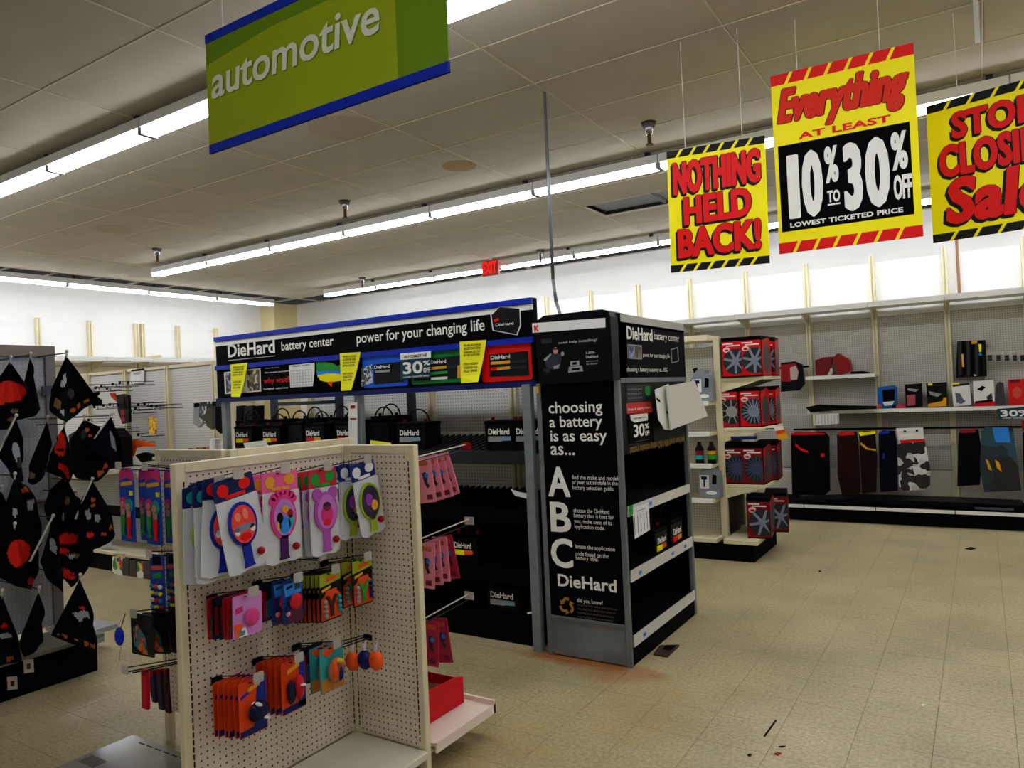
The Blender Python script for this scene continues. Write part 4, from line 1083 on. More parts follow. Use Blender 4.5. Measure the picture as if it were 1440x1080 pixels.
hmat([(1262, 630), (1264, 618), (1300, 618), (1303, 632), (1308, 660), (1308, 682), (1300, 689), (1270, 690), (1264, 684)], printed('mat_print', [(220, 220, 216), (12, 12, 12), (190, 190, 186), (10, 10, 10)], 14), 'black and white patterned floor mat with white card', [(1260, 602), (1298, 601), (1300, 620), (1264, 622)], paper,
     (('red_band', [(1264, 619), (1300, 617), (1300, 621), (1268, 623)], red), ('eyelet', [(1271, 605), (1274, 605), (1274, 608), (1271, 608)], black), ('eyelet', [(1288, 604), (1291, 604), (1291, 607), (1288, 607)], black)))
hmat([(1348, 610), (1352, 604), (1376, 604), (1382, 640), (1378, 682), (1346, 684)], charc, 'charcoal floor mat hanging left of the blue printed set', [(1350, 604), (1372, 603), (1372, 608), (1351, 609)], dred)
hmat([(1380, 606), (1386, 601), (1424, 602), (1430, 640), (1436, 690), (1384, 692), (1378, 660)], printed('mat_blue', [(3, 10, 16), (8, 34, 48), (2, 6, 10), (24, 70, 84)], 5), 'dark blue and teal printed floor mat set at the right', [(1395, 601), (1418, 601), (1421, 622), (1400, 622)], skyb,
     (('print', [(1386, 645), (1390, 648), (1395, 662), (1390, 660)], gold), ('print', [(1399, 646), (1405, 650), (1409, 664), (1402, 658)], gold)), 9.36)
hmat([(1438, 610), (1444, 600), (1470, 600), (1470, 690), (1440, 690)], charc, 'charcoal floor mat hanging at the right edge of the picture', [(1436, 592), (1450, 590), (1450, 606), (1438, 606)], dred, (), 9.38)
Q('flat_mat_pack', [(1370, 697), (1412, 698), (1425, 703), (1425, 706), (1370, 704)], .3, mat('pack_dim', (90, 84, 96), .5), 'flat printed package lying on the base deck', 'package', 9.1, clampz=.18)
Q('black_liner', [(1118, 706), (1200, 704), (1340, 709), (1440, 714), (1440, 718), (1118, 709)], .4, black2, 'long black trunk liner lying along the base deck', 'liner', 9.1, clampz=.18)
for k, (px, ax) in enumerate(((335, 575), (352, 575), (345, 572))):
    pass
# goods on the far shelves seen through the battery unit
for k, (px, w_) in enumerate(((332, 10), (343, 12), (356, 12))):
    Q('hanging_pack', [(px, 571), (px + w_, 570), (px + w_, 592), (px, 593)], .03, (black2, dkgrey, black)[k], ('leftmost', 'middle', 'rightmost')[k] + ' dark hanging pack seen between the batteries and the header', 'package', 4.44)

# ================================================================== LEFT WALL SHELVING
t = thing('side_wall_shelving', 'cream wall shelving with a high ledge along the left wall', 'wall shelving', (-11.8, 6.5, 0))
uy = [3.2 + .762 * k for k in range(0, 9)]
for y in uy + [7.12]:
    part(t, 'upright', MB().box(-11.9, -11.83, y - .03, y - .01, 0, 3.07).box(-11.9, -11.83, y + .01, y + .03, 0, 3.07).box(-11.9, -11.85, y - .01, y + .01, 0, 3.07), cream)
for a, b_ in zip(uy[:-1], uy[1:]):
    part(t, 'panel', MB().box(-11.91, -11.9, a + .03, b_ - .03, .1, 2.35), mat('panel_cream', (226, 220, 200), .6))
    part(t, 'white_panel', MB().box(-11.91, -11.9, a + .03, b_ - .03, 2.36, 3.0), white)
    part(t, 'ledge', MB().box(-11.88, -11.42, a + .002, b_ - .002, 2.42, 2.44).box(-11.42, -11.4, a + .002, b_ - .002, 2.4, 2.47), white)
    part(t, 'ledge_bracket', MB().poly([(-11.85, 2.42), (-11.45, 2.42), (-11.6, 2.34), (-11.85, 2.26)], a - .004, a + .004), cream)
    part(t, 'base_deck', MB().box(-11.88, -11.4, a + .002, b_ - .002, 0, .18), cream)
solo('folded_board', quadX(MB(), -11.42, .03, [(188, 509), (197, 503), (226, 499), (228, 502), (205, 506), (195, 511)]), mat('board_tan', (214, 196, 150), .7), 'bent tan board lying on the left wall ledge', 'board')

# ================================================================== PEG HOOK GONDOLA AT THE LEFT
t = thing('hook_gondola', 'white pegboard gondola with many empty wire hooks at the left', 'gondola shelving', (-7.5, 4.3, 0)); HG = t
gx = [-6.27 - .775 * k for k in range(0, 5)][::-1]
for a, b_ in zip(gx[:-1], gx[1:]):
    part(t, 'pegboard_panel', MB().box(a + .03, b_ - .03, 4.5, 4.515, .2, 2.03), peg_far)
    part(t, 'top_rail', MB().box(a + .02, b_ - .02, 4.48, 4.53, 2.03, 2.06), cream)
    part(t, 'deck', MB().bbox(a + .002, b_ - .002, 4.06, 4.5, .17, .2, .004), cream)
for x in gx: part(t, 'upright', MB().box(x - .03, x - .008, 4.46, 4.54, 0, 2.06).box(x + .008, x + .03, 4.46, 4.54, 0, 2.06).box(x - .008, x + .008, 4.49, 4.54, 0, 2.06), cream)
part(t, 'base', MB().box(gx[0], gx[-1], 4.08, 4.5, 0, .17), black)
s = part(t, 'shelf', MB().box(gx[0], gx[2] + .1, 4.1, 4.5, .93, .955), cream)
part(s, 'shelf_edge', MB().box(gx[0], gx[2] + .1, 4.09, 4.1, .92, .965), cream)
part(t, 'low_shelf', MB().box(gx[0], gx[-1], 4.12, 4.5, .55, .57), black)
hk = thing('peg_hook', 'empty black wire hook on the left pegboard', 'hook')
part(hk, 'arm', MB().tube([(-.018, 0, 0), (-.018, -.24, .0)], .0035, 5), wire, False); part(hk, 'arm', MB().tube([(.018, 0, 0), (.018, -.24, 0), (.018, -.25, .03)], .0035, 5), wire, False)
part(hk, 'scan_arm', MB().cyl((0, 0, .035), (0, -.27, .035), .0028, 5), wire, False); part(hk, 'scan_plate', MB().box(-.02, .02, -.275, -.27, .01, .04), black, False)
hooks = [(131, 548), (140, 546), (150, 545), (158, 545), (168, 550), (176, 548), (184, 545), (192, 549), (200, 543), (210, 541), (222, 541), (187, 572), (196, 571), (208, 572), (219, 575), (225, 580), (232, 576), (236, 571), (245, 570), (255, 573),
         (262, 573), (180, 602), (190, 604), (201, 606), (188, 618), (203, 622), (212, 624), (224, 626), (236, 612), (174, 574), (166, 592)]
for k, (px, py) in enumerate(hooks):
    p = U(px - 6, py, 'y', 4.5)
    col_ = 'first second third'.split()[0]
    row = 0 if py < 560 else 1 if py < 600 else 2
    nth = sorted(q_[0] for q_ in hooks if (0 if q_[1] < 560 else 1 if q_[1] < 600 else 2) == row).index(px)
    lab = 'empty wire hook, %s from the left in the %s row on the left pegboard' % (ORD[nth], ('upper', 'middle', 'lower')[row])
    if k == 0: hk.location = (p.x, 4.5, p.z); hk['label'] = lab; hk['group'] = 'empty hooks on the left pegboard'
    else: dup(hk, (p.x, 4.5, p.z), (0, 0, 0), lab, 'empty hooks on the left pegboard')
for nm, pts, m, lab, ex in (('sale_sheet', [(185, 520), (203, 518), (202, 538), (182, 540)], paper, 'white printed sheet on the left pegboard gondola', (('print', [(188, 524), (197, 523), (197, 526), (188, 527)], grey),)),):
    Q(nm, pts, .003, m, lab, 'notice', 4.48, extra=ex)
Q('yellow_pack', [(208, 586), (218, 586), (218, 610), (210, 610)], .02, printed('ypack', [(240, 180, 20), (200, 90, 20), (250, 210, 60)], 30), 'tall narrow yellow pack hanging on the left pegboard', 'package', 4.3)
Q('red_tool', [(154, 552), (160, 553), (164, 560), (165, 566), (160, 562), (156, 558)], .02, mat('toolred', (200, 40, 24), .5), 'small red tool pack hanging at the upper left of the pegboard', 'package', 4.3)
Q('long_dark_pack', [(163, 556), (172, 554), (180, 556), (181, 594), (172, 596), (166, 580)], .03, black2, 'tall dark pack hanging below the red tool pack', 'package', 4.3, extra=(('print', [(170, 576), (175, 576), (176, 592), (171, 594)], dred), ('print', [(174, 560), (176, 560), (177, 575), (175, 575)], brn2)))
Q('orange_leash', [(182, 620), (190, 618), (204, 622), (216, 624), (216, 628), (200, 628), (190, 630), (186, 642), (180, 640)], .02, orange, 'bright orange strap drooping from a hook on the left pegboard', 'strap', 4.22)
Q('black_strap', [(190, 640), (202, 636), (216, 640), (214, 648), (198, 650)], .04, black2, 'black coiled strap hanging below the orange strap', 'strap', 4.3)
for k, (px, py, w_, h_, m) in enumerate(((272, 567, 12, 34, grey), (280, 566, 12, 30, printed('glove', [(200, 200, 204), (60, 60, 70), (30, 30, 34)], 22)), (290, 568, 12, 36, mat('glove_olive', (80, 76, 50), .8)), (298, 565, 12, 38, dkgrey), (303, 566, 11, 44, black))):
    Q('glove_pack', [(px, py), (px + w_, py - 1), (px + w_ + 1, py + h_ * .8), (px + w_ * .6, py + h_), (px, py + h_ * .85)], .03, m, ('leftmost grey glove pack by the battery unit', 'second glove pack, white and dark, by the battery unit', 'olive glove pack by the battery unit', 'dark grey glove pack by the battery unit', 'tall black glove pack nearest the battery unit')[k], 'glove pack', 4.24 - .015 * k,
      extra=(('header_card', [(px + 1, py), (px + w_ - 1, py - 1), (px + w_ - 1, py + 5), (px + 1, py + 6)], (black, dkgrey, dkgrey, black, dkgrey)[k]),))
p = U(303, 632, 'y', 4.32); o = thing('paper_cone', 'white rolled paper cone standing behind the front display', 'paper roll', p - Vector((0, 0, .06)))
part(o, 'cone', MB().cyl((p.x, 4.32, p.z - .06), (p.x + .015, 4.32, p.z + .1), .065, 12, .048), paper, smooth=False)
part(HG, 'end_shelf', MB().box(p.x - .75, p.x + .1, 4.15, 4.46, p.z - .085, p.z - .061), cream); zc_ = p.z - .06
Q('orange_black_box', [(263, 622), (290, 620), (291, 633), (263, 633)], .12, printed('flame', [(20, 10, 6), (220, 120, 20), (30, 12, 6), (170, 60, 10)], 12), 'black box with orange flame print behind the front display', 'box', 4.26, clampz=zc_)
# goods on shelf and low shelf
for k in range(10):
    x = gx[0] + .1 + .13 * k
    Q_ = MB().bbox(x, x + .1, 4.15, 4.35, .956, .956 + (.13, .17, .1, .15, .12)[k % 5], .01)
    o = thing('shelf_box', 'small %s item, %s from the left on the cream shelf' % (('dark', 'grey', 'navy', 'brown', 'black')[k % 5], ORD[k]), 'package', (x + .05, 4.25, .956), group='small goods on the cream shelf')
    part(o, 'body', Q_, (black2, grey, nvy, brn2, dkgrey)[k % 5]); part(o, 'label', MB().box(x + .02, x + .08, 4.147, 4.15, .98, 1.03), (paper, dred, gold, green, skyb)[k % 5])
for k, (px, py, w_, h_) in enumerate(((158, 780, 14, 36), (172, 786, 9, 30), (182, 788, 9, 30), (192, 790, 9, 30), (202, 790, 9, 32))):
    Q('toy_pack', [(px, py), (px + w_, py), (px + w_, py + h_), (px, py + h_)], .03, printed('toyp%d' % (k % 3), [[(220, 200, 60), (180, 30, 30), (40, 120, 60), (30, 40, 90), (230, 230, 220)], [(20, 14, 14), (60, 20, 16), (30, 26, 26)], [(26, 20, 20), (50, 40, 24), (70, 20, 20)]][k % 3], 18),
      '%s toy pack from the left hanging low at the far gondola' % ORD[k], 'toy pack', 4.02, group='toy packs on the far left gondola')
Q('white_card', [(141, 764), (157, 759), (157, 784), (134, 783)], .004, mat('card_dim', (170, 170, 165), .7), 'white angular card standing behind the flags', 'card', 4.1, clampz=.2)

# ================================================================== FLAG DISPLAY
t = thing('flag_gondola', 'grey metal framed pegboard display with black base holding car flags', 'display stand', (-4.95, 1.8, 0)); FG = t
fx = -5.1
part(t, 'pegboard', MB().box(fx - .02, fx, .2, 2.40, .25, 1.98), peg_grey)
part(t, 'lower_pegboard', MB().box(fx + .001, fx + .006, .2, 2.40, .25, 1.02), mat('dummy_off', (150, 146, 130), .7)) if 0 else None
for yy in (.2, 1.55, 2.42): part(t, 'upright', MB().box(fx - .04, fx + .015, yy - .03, yy + .03, 0, 2.05), mat('frame_grey', (120, 116, 118), .35, metal=.6))
part(t, 'top_rail', MB().box(fx - .04, fx + .02, .2, 2.45, 1.98, 2.05), mat('frame_rail', (130, 120, 116), .3, metal=.7))
part(t, 'deck', MB().bbox(fx + .02, -4.7, .2, 2.5, .2, .225, .004), mat('deck_grey', (120, 118, 104), .6))
part(t, 'base', MB().box(fx + .02, -4.72, .2, 2.46, 0, .2), black)
part(t, 'shelf', MB().box(fx, fx + .1, .2, 2.4, 1.05, 1.065), mat('rail_brown', (90, 60, 40), .6))
part(t, 'end_foot', MB().box(fx - .35, fx + .3, 2.5, 2.55, .14, .17).box(fx - .3, fx + .1, 2.56, 2.75, .14, .17), grey)
o = thing('sensor_tag', 'grey plastic tag clipped to the flag display frame', 'tag', U(66, 548, 'x', fx + .03)); part(o, 'tag', quadX(MB(), fx + .04, .02, [(60, 543), (80, 542), (80, 554), (60, 556)]), mat('tag_grey', (70, 74, 84), .6))
for k, (a, b_) in enumerate((((33, 928), (36, 945)), ((10, 952), (16, 975)))):
    px, py = a; o = thing('price_tag', ('pale price tag on the right of the black flag display base', 'pale price tag on the left of the black flag display base')[k], 'price tag', U(px + 7, py + 15, 'x', -4.69))
    part(o, 'tag', quadX(MB(), -4.685, .003, [(px, py), (px + 14, py - 1), (px + 15, py + 17), (px + 1, py + 19)]), mat('tag_pale', (190, 180, 160), .7))
    part(o, 'print', quadX(MB(), -4.682, .002, [(px + 5, py + 6), (px + 10, py + 5), (px + 10, py + 13), (px + 5, py + 13)]), dkgrey)
flagm = mat('flag_black', (3, 5, 5), .9, spec=.05); flagg = mat('flag_green', (4, 20, 14), .9, spec=.05); flagn = mat('flag_navy', (4, 6, 14), .9, spec=.05)
fred = mat('flag_red', (206, 30, 10), .8); fwhite = mat('flag_white', (150, 156, 160), .8); forange = mat('flag_orange', (170, 76, 14), .8); fgold = mat('flag_bronze', (110, 84, 50), .8)
polem = mat('pole_white', (190, 186, 176), .4)
FM = [flagm, flagg, flagn, fred, fwhite, forange, fgold, dkgrey]


def inpoly(x, y, P):
    c = False; n = len(P)
    for i in range(n):
        x1, y1 = P[i]; x2, y2 = P[(i + 1) % n]
        if (y1 > y) != (y2 > y) and x < (x2 - x1) * (y - y1) / (y2 - y1) + x1: c = not c
    return c


def flag(label, apex, edge, xp, base, marks, pole=None, band=None):
    """cloth fan from its apex to the polyline of its free edge, pleated; printed cell by cell"""
    n, m = 44, 40; ax, ay = apex
    seg = [math.dist(a, b_) for a, b_ in zip(edge[:-1], edge[1:])]; tot = sum(seg)
    def ed(s):
        d = s * tot
        for k, l in enumerate(seg):
            if d <= l or k == len(seg) - 1: f = min(1, d / l); return (edge[k][0] + (edge[k + 1][0] - edge[k][0]) * f, edge[k][1] + (edge[k + 1][1] - edge[k][1]) * f)
            d -= l
    A_ = U(ax, ay, 'x', xp); o = thing('car_flag', label, 'flag', (xp, A_.y, A_.z), group=None)
    v = []; f = []; mi = []; ph = random.random() * 6
    for i in range(n + 1):
        e = ed(i / n)
        for j_ in range(m + 1):
            q = .015 + .985 * j_ / m; px, py = ax + (e[0] - ax) * q, ay + (e[1] - ay) * q
            P = U(px, py, 'x', xp); P.x += .028 * q * math.sin(i / n * 13 + ph) + .01 * q * math.sin(i / n * 29)
            v.append(P)
    mb = MB(); mb.v = v
    for i in range(n):
        for j_ in range(m):
            a = i * (m + 1) + j_; q = (j_ + .5) / m; e = ed((i + .5) / n); px, py = ax + (e[0] - ax) * q, ay + (e[1] - ay) * q
            c = base
            if band and q > band[0]: c = band[1]
            for mk in marks:
                if mk[0] == 'e':
                    if ((px - mk[1]) / mk[3]) ** 2 + ((py - mk[2]) / mk[4]) ** 2 < 1: c = mk[5]
                elif inpoly(px, py, mk[1]): c = mk[2]
            mb.f.append([a, a + 1, a + m + 2, a + m + 1]); mb.m.append(c)
    part(o, 'cloth', mb, FM, smooth=True)
    p0, p1 = pole or ((ax + 1, ay - 6), (ax - 2, ay + 26))
    b0 = U(*p0, 'x', xp); b1 = U(*p1, 'x', xp - .02)
    part(o, 'pole', MB().cyl(b0, b1, .006, 6).ball(b0, .011, 8), polem)
    h = b0 + Vector((0, 0, -.01))
    part(o, 'hanger_clip', MB().cyl((fx, h.y, h.z), h, .004, 5), wire)
    return o


flag('black flag with large red helmet, top left of the flag display', (14, 508), [(-30, 570), (-20, 606), (6, 604), (28, 590), (36, 586), (38, 545)], -4.85, 0, [('e', 12, 553, 22, 18, 3), ('p', [(0, 568), (34, 562), (30, 572), (26, 590), (8, 598), (0, 590)], 0), ('e', 20, 578, 8, 3, 6), ('e', 14, 590, 7, 3, 6), ('e', 22, 592, 3, 8, 6)])
flag('narrow black folded flag beside the big red helmet flag', (42, 503), [(36, 540), (24, 592), (46, 585), (56, 575), (46, 545), (45, 515)], -4.9, 0, [])
flag('black flag with white bird head and orange squares, upper right of the display', (93, 500), [(74, 548), (71, 580), (80, 590), (92, 594), (110, 583), (136, 565), (126, 548), (108, 520)], -4.72, 0,
     [('p', [(88, 526), (92, 524), (93, 536), (89, 544), (84, 543)], 4), ('e', 100, 553, 5, 7, 7), ('p', [(98, 576), (105, 573), (108, 577), (101, 580)], 5), ('p', [(108, 570), (115, 566), (118, 571), (111, 575)], 5), ('p', [(120, 563), (127, 559), (129, 563), (122, 567)], 5), ('e', 79, 568, 4, 8, 6), ('e', 85, 580, 3, 5, 4)], band=(.88, 1))
flag('dark green flag corner poking out behind the orange square flag', (128, 552), [(127, 560), (130, 570), (141, 571), (143, 558), (138, 551)], -4.95, 1, [('e', 142, 557, 2, 2, 5)])
flag('flag with white bird head and pole leaning left, middle left', (22, 588), [(6, 620), (2, 640), (12, 670), (24, 680), (34, 676), (32, 640), (27, 600)], -4.78, 2, [('p', [(17, 622), (24, 622), (27, 630), (28, 640), (22, 648), (18, 640), (15, 630)], 4), ('e', 27, 650, 5, 8, 7)], ((23, 584), (-4, 640)))
flag('narrow dark folded flag at the middle of the display', (66, 592), [(52, 630), (38, 678), (44, 682), (66, 668), (70, 640), (68, 612)], -4.85, 0, [('e', 43, 668, 4, 5, 6)])
flag('flag with narrow red helmet in the middle of the display', (90, 600), [(78, 615), (70, 640), (68, 662), (84, 672), (96, 678), (104, 660), (96, 625)], -4.74, 0, [('e', 85, 624, 7, 17, 3), ('p', [(82, 650), (93, 655), (96, 674), (92, 672), (86, 662), (81, 658)], 3), ('e', 85, 632, 4, 2, 0)])
flag('flag with white wing on a white pole slanting over the cream shelf', (156, 586), [(140, 612), (124, 634), (150, 645), (168, 652), (172, 640), (164, 610)], -4.6, 2, [('p', [(153, 604), (158, 606), (163, 618), (166, 634), (160, 628), (154, 614)], 4), ('e', 163, 642, 8, 6, 1)], ((157, 582), (133, 617)))
flag('large dark flag with two orange squares, right middle', (118, 590), [(96, 620), (94, 655), (110, 672), (134, 678), (150, 664), (156, 636), (138, 600)], -4.66, 0, [('p', [(142, 653), (148, 651), (151, 656), (144, 659)], 5), ('p', [(134, 663), (142, 661), (143, 667), (136, 670)], 5), ('e', 122, 604, 3, 3, 5), ('e', 126, 612, 3, 2, 5), ('e', 118, 610, 3, 7, 7), ('e', 128, 630, 3, 5, 4)])
flag('dark flag with orange square and pale tag, left of the display', (20, 672), [(4, 720), (-6, 770), (30, 780), (62, 768), (60, 740), (40, 684)], -4.76, 0, [('p', [(29, 687), (35, 684), (38, 690), (32, 693)], 5), ('p', [(38, 704), (45, 702), (47, 716), (41, 718)], 4), ('e', 20, 720, 3, 7, 4), ('e', 30, 690, 14, 8, 1)][::-1])
flag('flag with pale bird head hanging on a slanted pole, centre', (76, 726), [(64, 760), (56, 790), (70, 815), (86, 834), (88, 800), (82, 760)], -4.62, 2, [('p', [(71, 757), (76, 756), (79, 770), (78, 778), (73, 774)], 4), ('e', 80, 800, 5, 16, 1)], ((75, 725), (42, 790)))
flag('flag with red helmet in shadow, centre right', (108, 696), [(88, 720), (78, 760), (80, 800), (97, 826), (118, 806), (136, 780), (132, 730)], -4.68, 0, [('e', 97, 762, 16, 13, 3), ('p', [(84, 766), (112, 762), (112, 776), (86, 778)], 0), ('e', 90, 774, 7, 4, 3), ('e', 102, 781, 8, 3, 6), ('p', [(88, 798), (94, 800), (104, 812), (98, 816), (90, 812)], 3), ('e', 99, 782, 3, 3, 4)])
flag('flag with bent red helmet, lower left', (20, 742), [(0, 770), (-6, 810), (20, 824), (48, 830), (56, 800), (46, 760)], -4.72, 0, [('e', 26, 778, 16, 20, 3), ('p', [(22, 796), (46, 788), (50, 802), (24, 806)], 0), ('e', 46, 818, 6, 5, 3)])
flag('flag with white mark and orange squares on a slanted pole, right', (130, 676), [(112, 712), (106, 760), (120, 780), (140, 770), (162, 752), (160, 720)], -4.6, 2, [('p', [(121, 718), (126, 716), (130, 726), (124, 732)], 4), ('e', 136, 728, 3, 6, 4), ('p', [(149, 741), (156, 737), (158, 742), (151, 746)], 5), ('p', [(140, 750), (146, 747), (147, 751), (141, 754)], 5), ('e', 131, 702, 3, 3, 5), ('e', 131, 710, 3, 3, 5), ('e', 128, 752, 5, 4, 3)], ((130, 673), (106, 730)))
flag('navy flag with white horse head and orange squares, lowest right', (112, 814), [(90, 852), (73, 894), (100, 905), (134, 920), (139, 894), (126, 852)], -4.55, 2, [('p', [(104, 862), (116, 857), (124, 860), (126, 868), (116, 866), (112, 874), (107, 870)], 4), ('e', 114, 854, 5, 2, 3), ('p', [(82, 890), (88, 892), (88, 896), (82, 894)], 5), ('p', [(92, 893), (99, 895), (98, 900), (92, 898)], 5), ('p', [(103, 896), (108, 898), (107, 901), (103, 899)], 5), ('p', [(114, 899), (121, 901), (120, 908), (114, 906)], 5), ('p', [(126, 904), (133, 906), (132, 912), (126, 909)], 5)], band=(.86, 1))
flag('narrow dark folded flag hanging low over the deck', (54, 832), [(44, 865), (29, 905), (33, 924), (62, 903), (63, 885), (58, 850)], -4.58, 0, [])
flag('flag with orange squares cut by the left picture edge, low', (2, 836), [(-24, 880), (-30, 940), (4, 938), (28, 930), (22, 880)], -4.55, 2, [('p', [(2, 879), (8, 876), (12, 882), (4, 884)], 3), ('p', [(0, 892), (12, 889), (16, 895), (6, 900)], 4), ('p', [(0, 928), (3, 928), (3, 932), (0, 933)], 5), ('p', [(11, 926), (18, 924), (18, 931), (12, 932)], 5)], band=(.84, 1))
flag('dark flag with a pale clip behind the big red helmet, left edge', (2, 690), [(-20, 720), (-30, 780), (0, 790), (24, 778), (16, 720)], -4.9, 0, [('e', 19, 728, 3, 6, 4)])
flag('black flag with bronze letters behind the centre poles', (92, 668), [(70, 690), (62, 730), (76, 750), (100, 748), (112, 730), (104, 690)], -4.84, 0, [('p', [(93, 722), (108, 726), (110, 730), (94, 728)], 4), ('e', 91, 726, 3, 6, 4), ('e', 112, 734, 3, 6, 4), ('e', 96, 704, 3, 6, 6)])
Q('black_cap_stack', [(96, 612), (110, 604), (140, 604), (150, 616), (152, 660), (100, 664)], .25, black2, 'pile of dark caps and bags behind the flags', 'cap', 3.9)
Q('price_sheet', [(342, 623), (374, 619), (386, 650), (356, 655)], .003, paper, 'white sheet on the top battery shelf edge behind the front display', 'notice', 3.975, extra=(('print', [(352, 629), (371, 626.5), (372, 629), (353, 631)], dkgrey),))
Q('yellow_sheet', [(521, 619), (550, 623), (551, 650), (521, 650)], .003, paperY, 'yellow sheet on the top battery shelf edge behind the front display', 'notice', 3.975)

# ================================================================== FRONT PINWHEEL DISPLAY
t = thing('pegboard_display', 'low cream pinwheel display stand with white pegboard wings hung with toys', 'display stand', (-2.6, 2.2, 0)); PD = t
ZT, ZD = 1.41, .15
slot = mat('slot_black', (6, 6, 6), .8)


def wing(ax, c, a, b_, face, name, pm):
    """pegboard wing: ax 'x' stands on plane x=c and runs a..b in y; ax 'y' the other way; face +1/-1 = side carrying the board"""
    def bx_(u0, u1, v0, v1, z0, z1): return (MB().bbox(v0, v1, u0, u1, z0, z1, .003) if ax == 'x' else MB().bbox(u0, u1, v0, v1, z0, z1, .003))
    s = 1 if face > 0 else -1
    lo, hi = (c - .032, c) if s > 0 else (c, c + .032)
    p = part(t, name, bx_(a + .02, b_ - .02, lo + .006, hi - .006, ZD, ZT - .03), pm)
    part(t, 'top_rail', bx_(a + .04, b_ - .04, lo, hi, ZT - .035, ZT), cream)
    for q in (a, b_ - .04): part(t, 'upright', bx_(q, q + .04, lo, hi, 0, ZT), cream)
    mb = MB(); z = ZD + .03
    f0, f1 = (hi, hi + .0015) if s > 0 else (lo - .0015, lo)
    for q in (a + .029, b_ - .034):
        z = ZD + .03
        while z < ZT - .06:
            if ax == 'x': mb.box(f0, f1, q, q + .005, z, z + .019)
            else: mb.box(q, q + .005, f0, f1, z, z + .019)
            z += .026
    part(t, 'slot_strip', mb, slot, kind='stuff')


wing('x', -2.40, 1.54, 2.38, 1, 'pegboard', peg_near)
wing('y', 2.35, -2.40, -1.995, -1, 'pegboard', peg_nearx)
wing('y', 2.09, -3.42, -2.90, -1, 'pegboard', peg_nearx)
wing('x', -2.84, 2.09, 2.86, 1, 'pegboard', peg_near)
part(t, 'core', MB().box(-2.87, -2.434, 2.125, 2.34, 0, ZT - .04), peg_nearx)
dk = mat('deck_cream', (218, 212, 190), .35, noise=.05)
part(t, 'deck', MB().bbox(-2.40, -1.985, 1.54, 2.35, ZD - .03, ZD, .006), dk)
part(t, 'deck', MB().bbox(-3.29, -2.46, 1.50, 1.86, ZD - .03, ZD, .006), mat('deck_gloss', (150, 148, 138), .12, noise=.08, nscale=9, coat=.6))
mb = MB()
for k in range(10): mb.box(-3.25 + .012 * k, -3.246 + .012 * k, 1.6, 1.66, ZD, ZD + .0008); mb.box(-3.18 + .06 * k, -3.14 + .06 * k, 1.82, 1.826, ZD, ZD + .0008)
part(t, 'deck_slots', mb, slot, kind='stuff')
part(t, 'shelf', MB().add([(-2.8, 2.4, ZD - .005), (-1.985, 2.4, ZD - .005), (-1.985, 2.83, ZD - .005), (-2.8, 2.83, ZD - .005), (-2.8, 2.4, ZD + .008), (-1.985, 2.4, ZD + .008), (-1.985, 2.83, ZD + .008), (-2.8, 2.83, ZD + .008)],
                          [(3, 2, 1, 0), (4, 5, 6, 7), (0, 1, 5, 4), (1, 2, 6, 5), (2, 3, 7, 6), (3, 0, 4, 7)]).box(-1.99, -1.98, 2.4, 2.84, ZD - .03, ZD + .012).box(-2.8, -1.98, 2.825, 2.84, ZD - .03, ZD + .03), mat('shelf_cream', (232, 214, 196), .4))
part(t, 'bracket', MB().poly([(-2.8, ZD - .03), (-2.0, ZD - .03), (-2.05, ZD - .06), (-2.8, ZD - .12)], 2.41, 2.42), cream)
o = thing('red_box', 'red open display box on the low shelf behind the right wing', 'box', (-2.4, 2.6, ZD + .01))
rb = mat('box_bright_red', (200, 10, 22), .5)
part(o, 'side', MB().polyx([(2.43, ZD + .01), (2.79, ZD + .01), (2.79, ZD + .13), (2.74, ZD + .145), (2.43, ZD + .16)], -2.13, -2.125), rb)
part(o, 'side', MB().box(-2.7, -2.13, 2.785, 2.79, ZD + .01, ZD + .12).box(-2.7, -2.13, 2.43, 2.435, ZD + .01, ZD + .14).box(-2.7, -2.695, 2.43, 2.79, ZD + .01, ZD + .14), rb)
part(o, 'bottom', MB().box(-2.7, -2.13, 2.43, 2.79, ZD + .01, ZD + .014), dred)
part(o, 'contents', MB().box(-2.66, -2.2, 2.47, 2.75, ZD + .014, ZD + .09), mat('box_contents', (90, 30, 30), .8))


# ---- products; each hangs from its origin, front towards local -y
def rounded(w, h, r=.008, x=0, z=0):
    pts = []
    for cx, cz, s in ((x + w / 2 - r, z - r, 0), (x - w / 2 + r, z - r, 1), (x - w / 2 + r, z - h + r, 2), (x + w / 2 - r, z - h + r, 3)):
        pts += [(cx + r * math.cos(math.pi / 2 * (s + k / 3)), cz + r * math.sin(math.pi / 2 * (s + k / 3))) for k in range(4)]
    return pts


def L(t, name, pts, y0, y1, m): return part(t, name, MB().poly(pts, y0, y1), m, False)


def El(t, name, cx, cz, rx, rz, y0, y1, m, n=20, rot=0): return part(t, name, MB().ell(cx, cz, rx, rz, y0, y1, n, 0, rot), m, False)


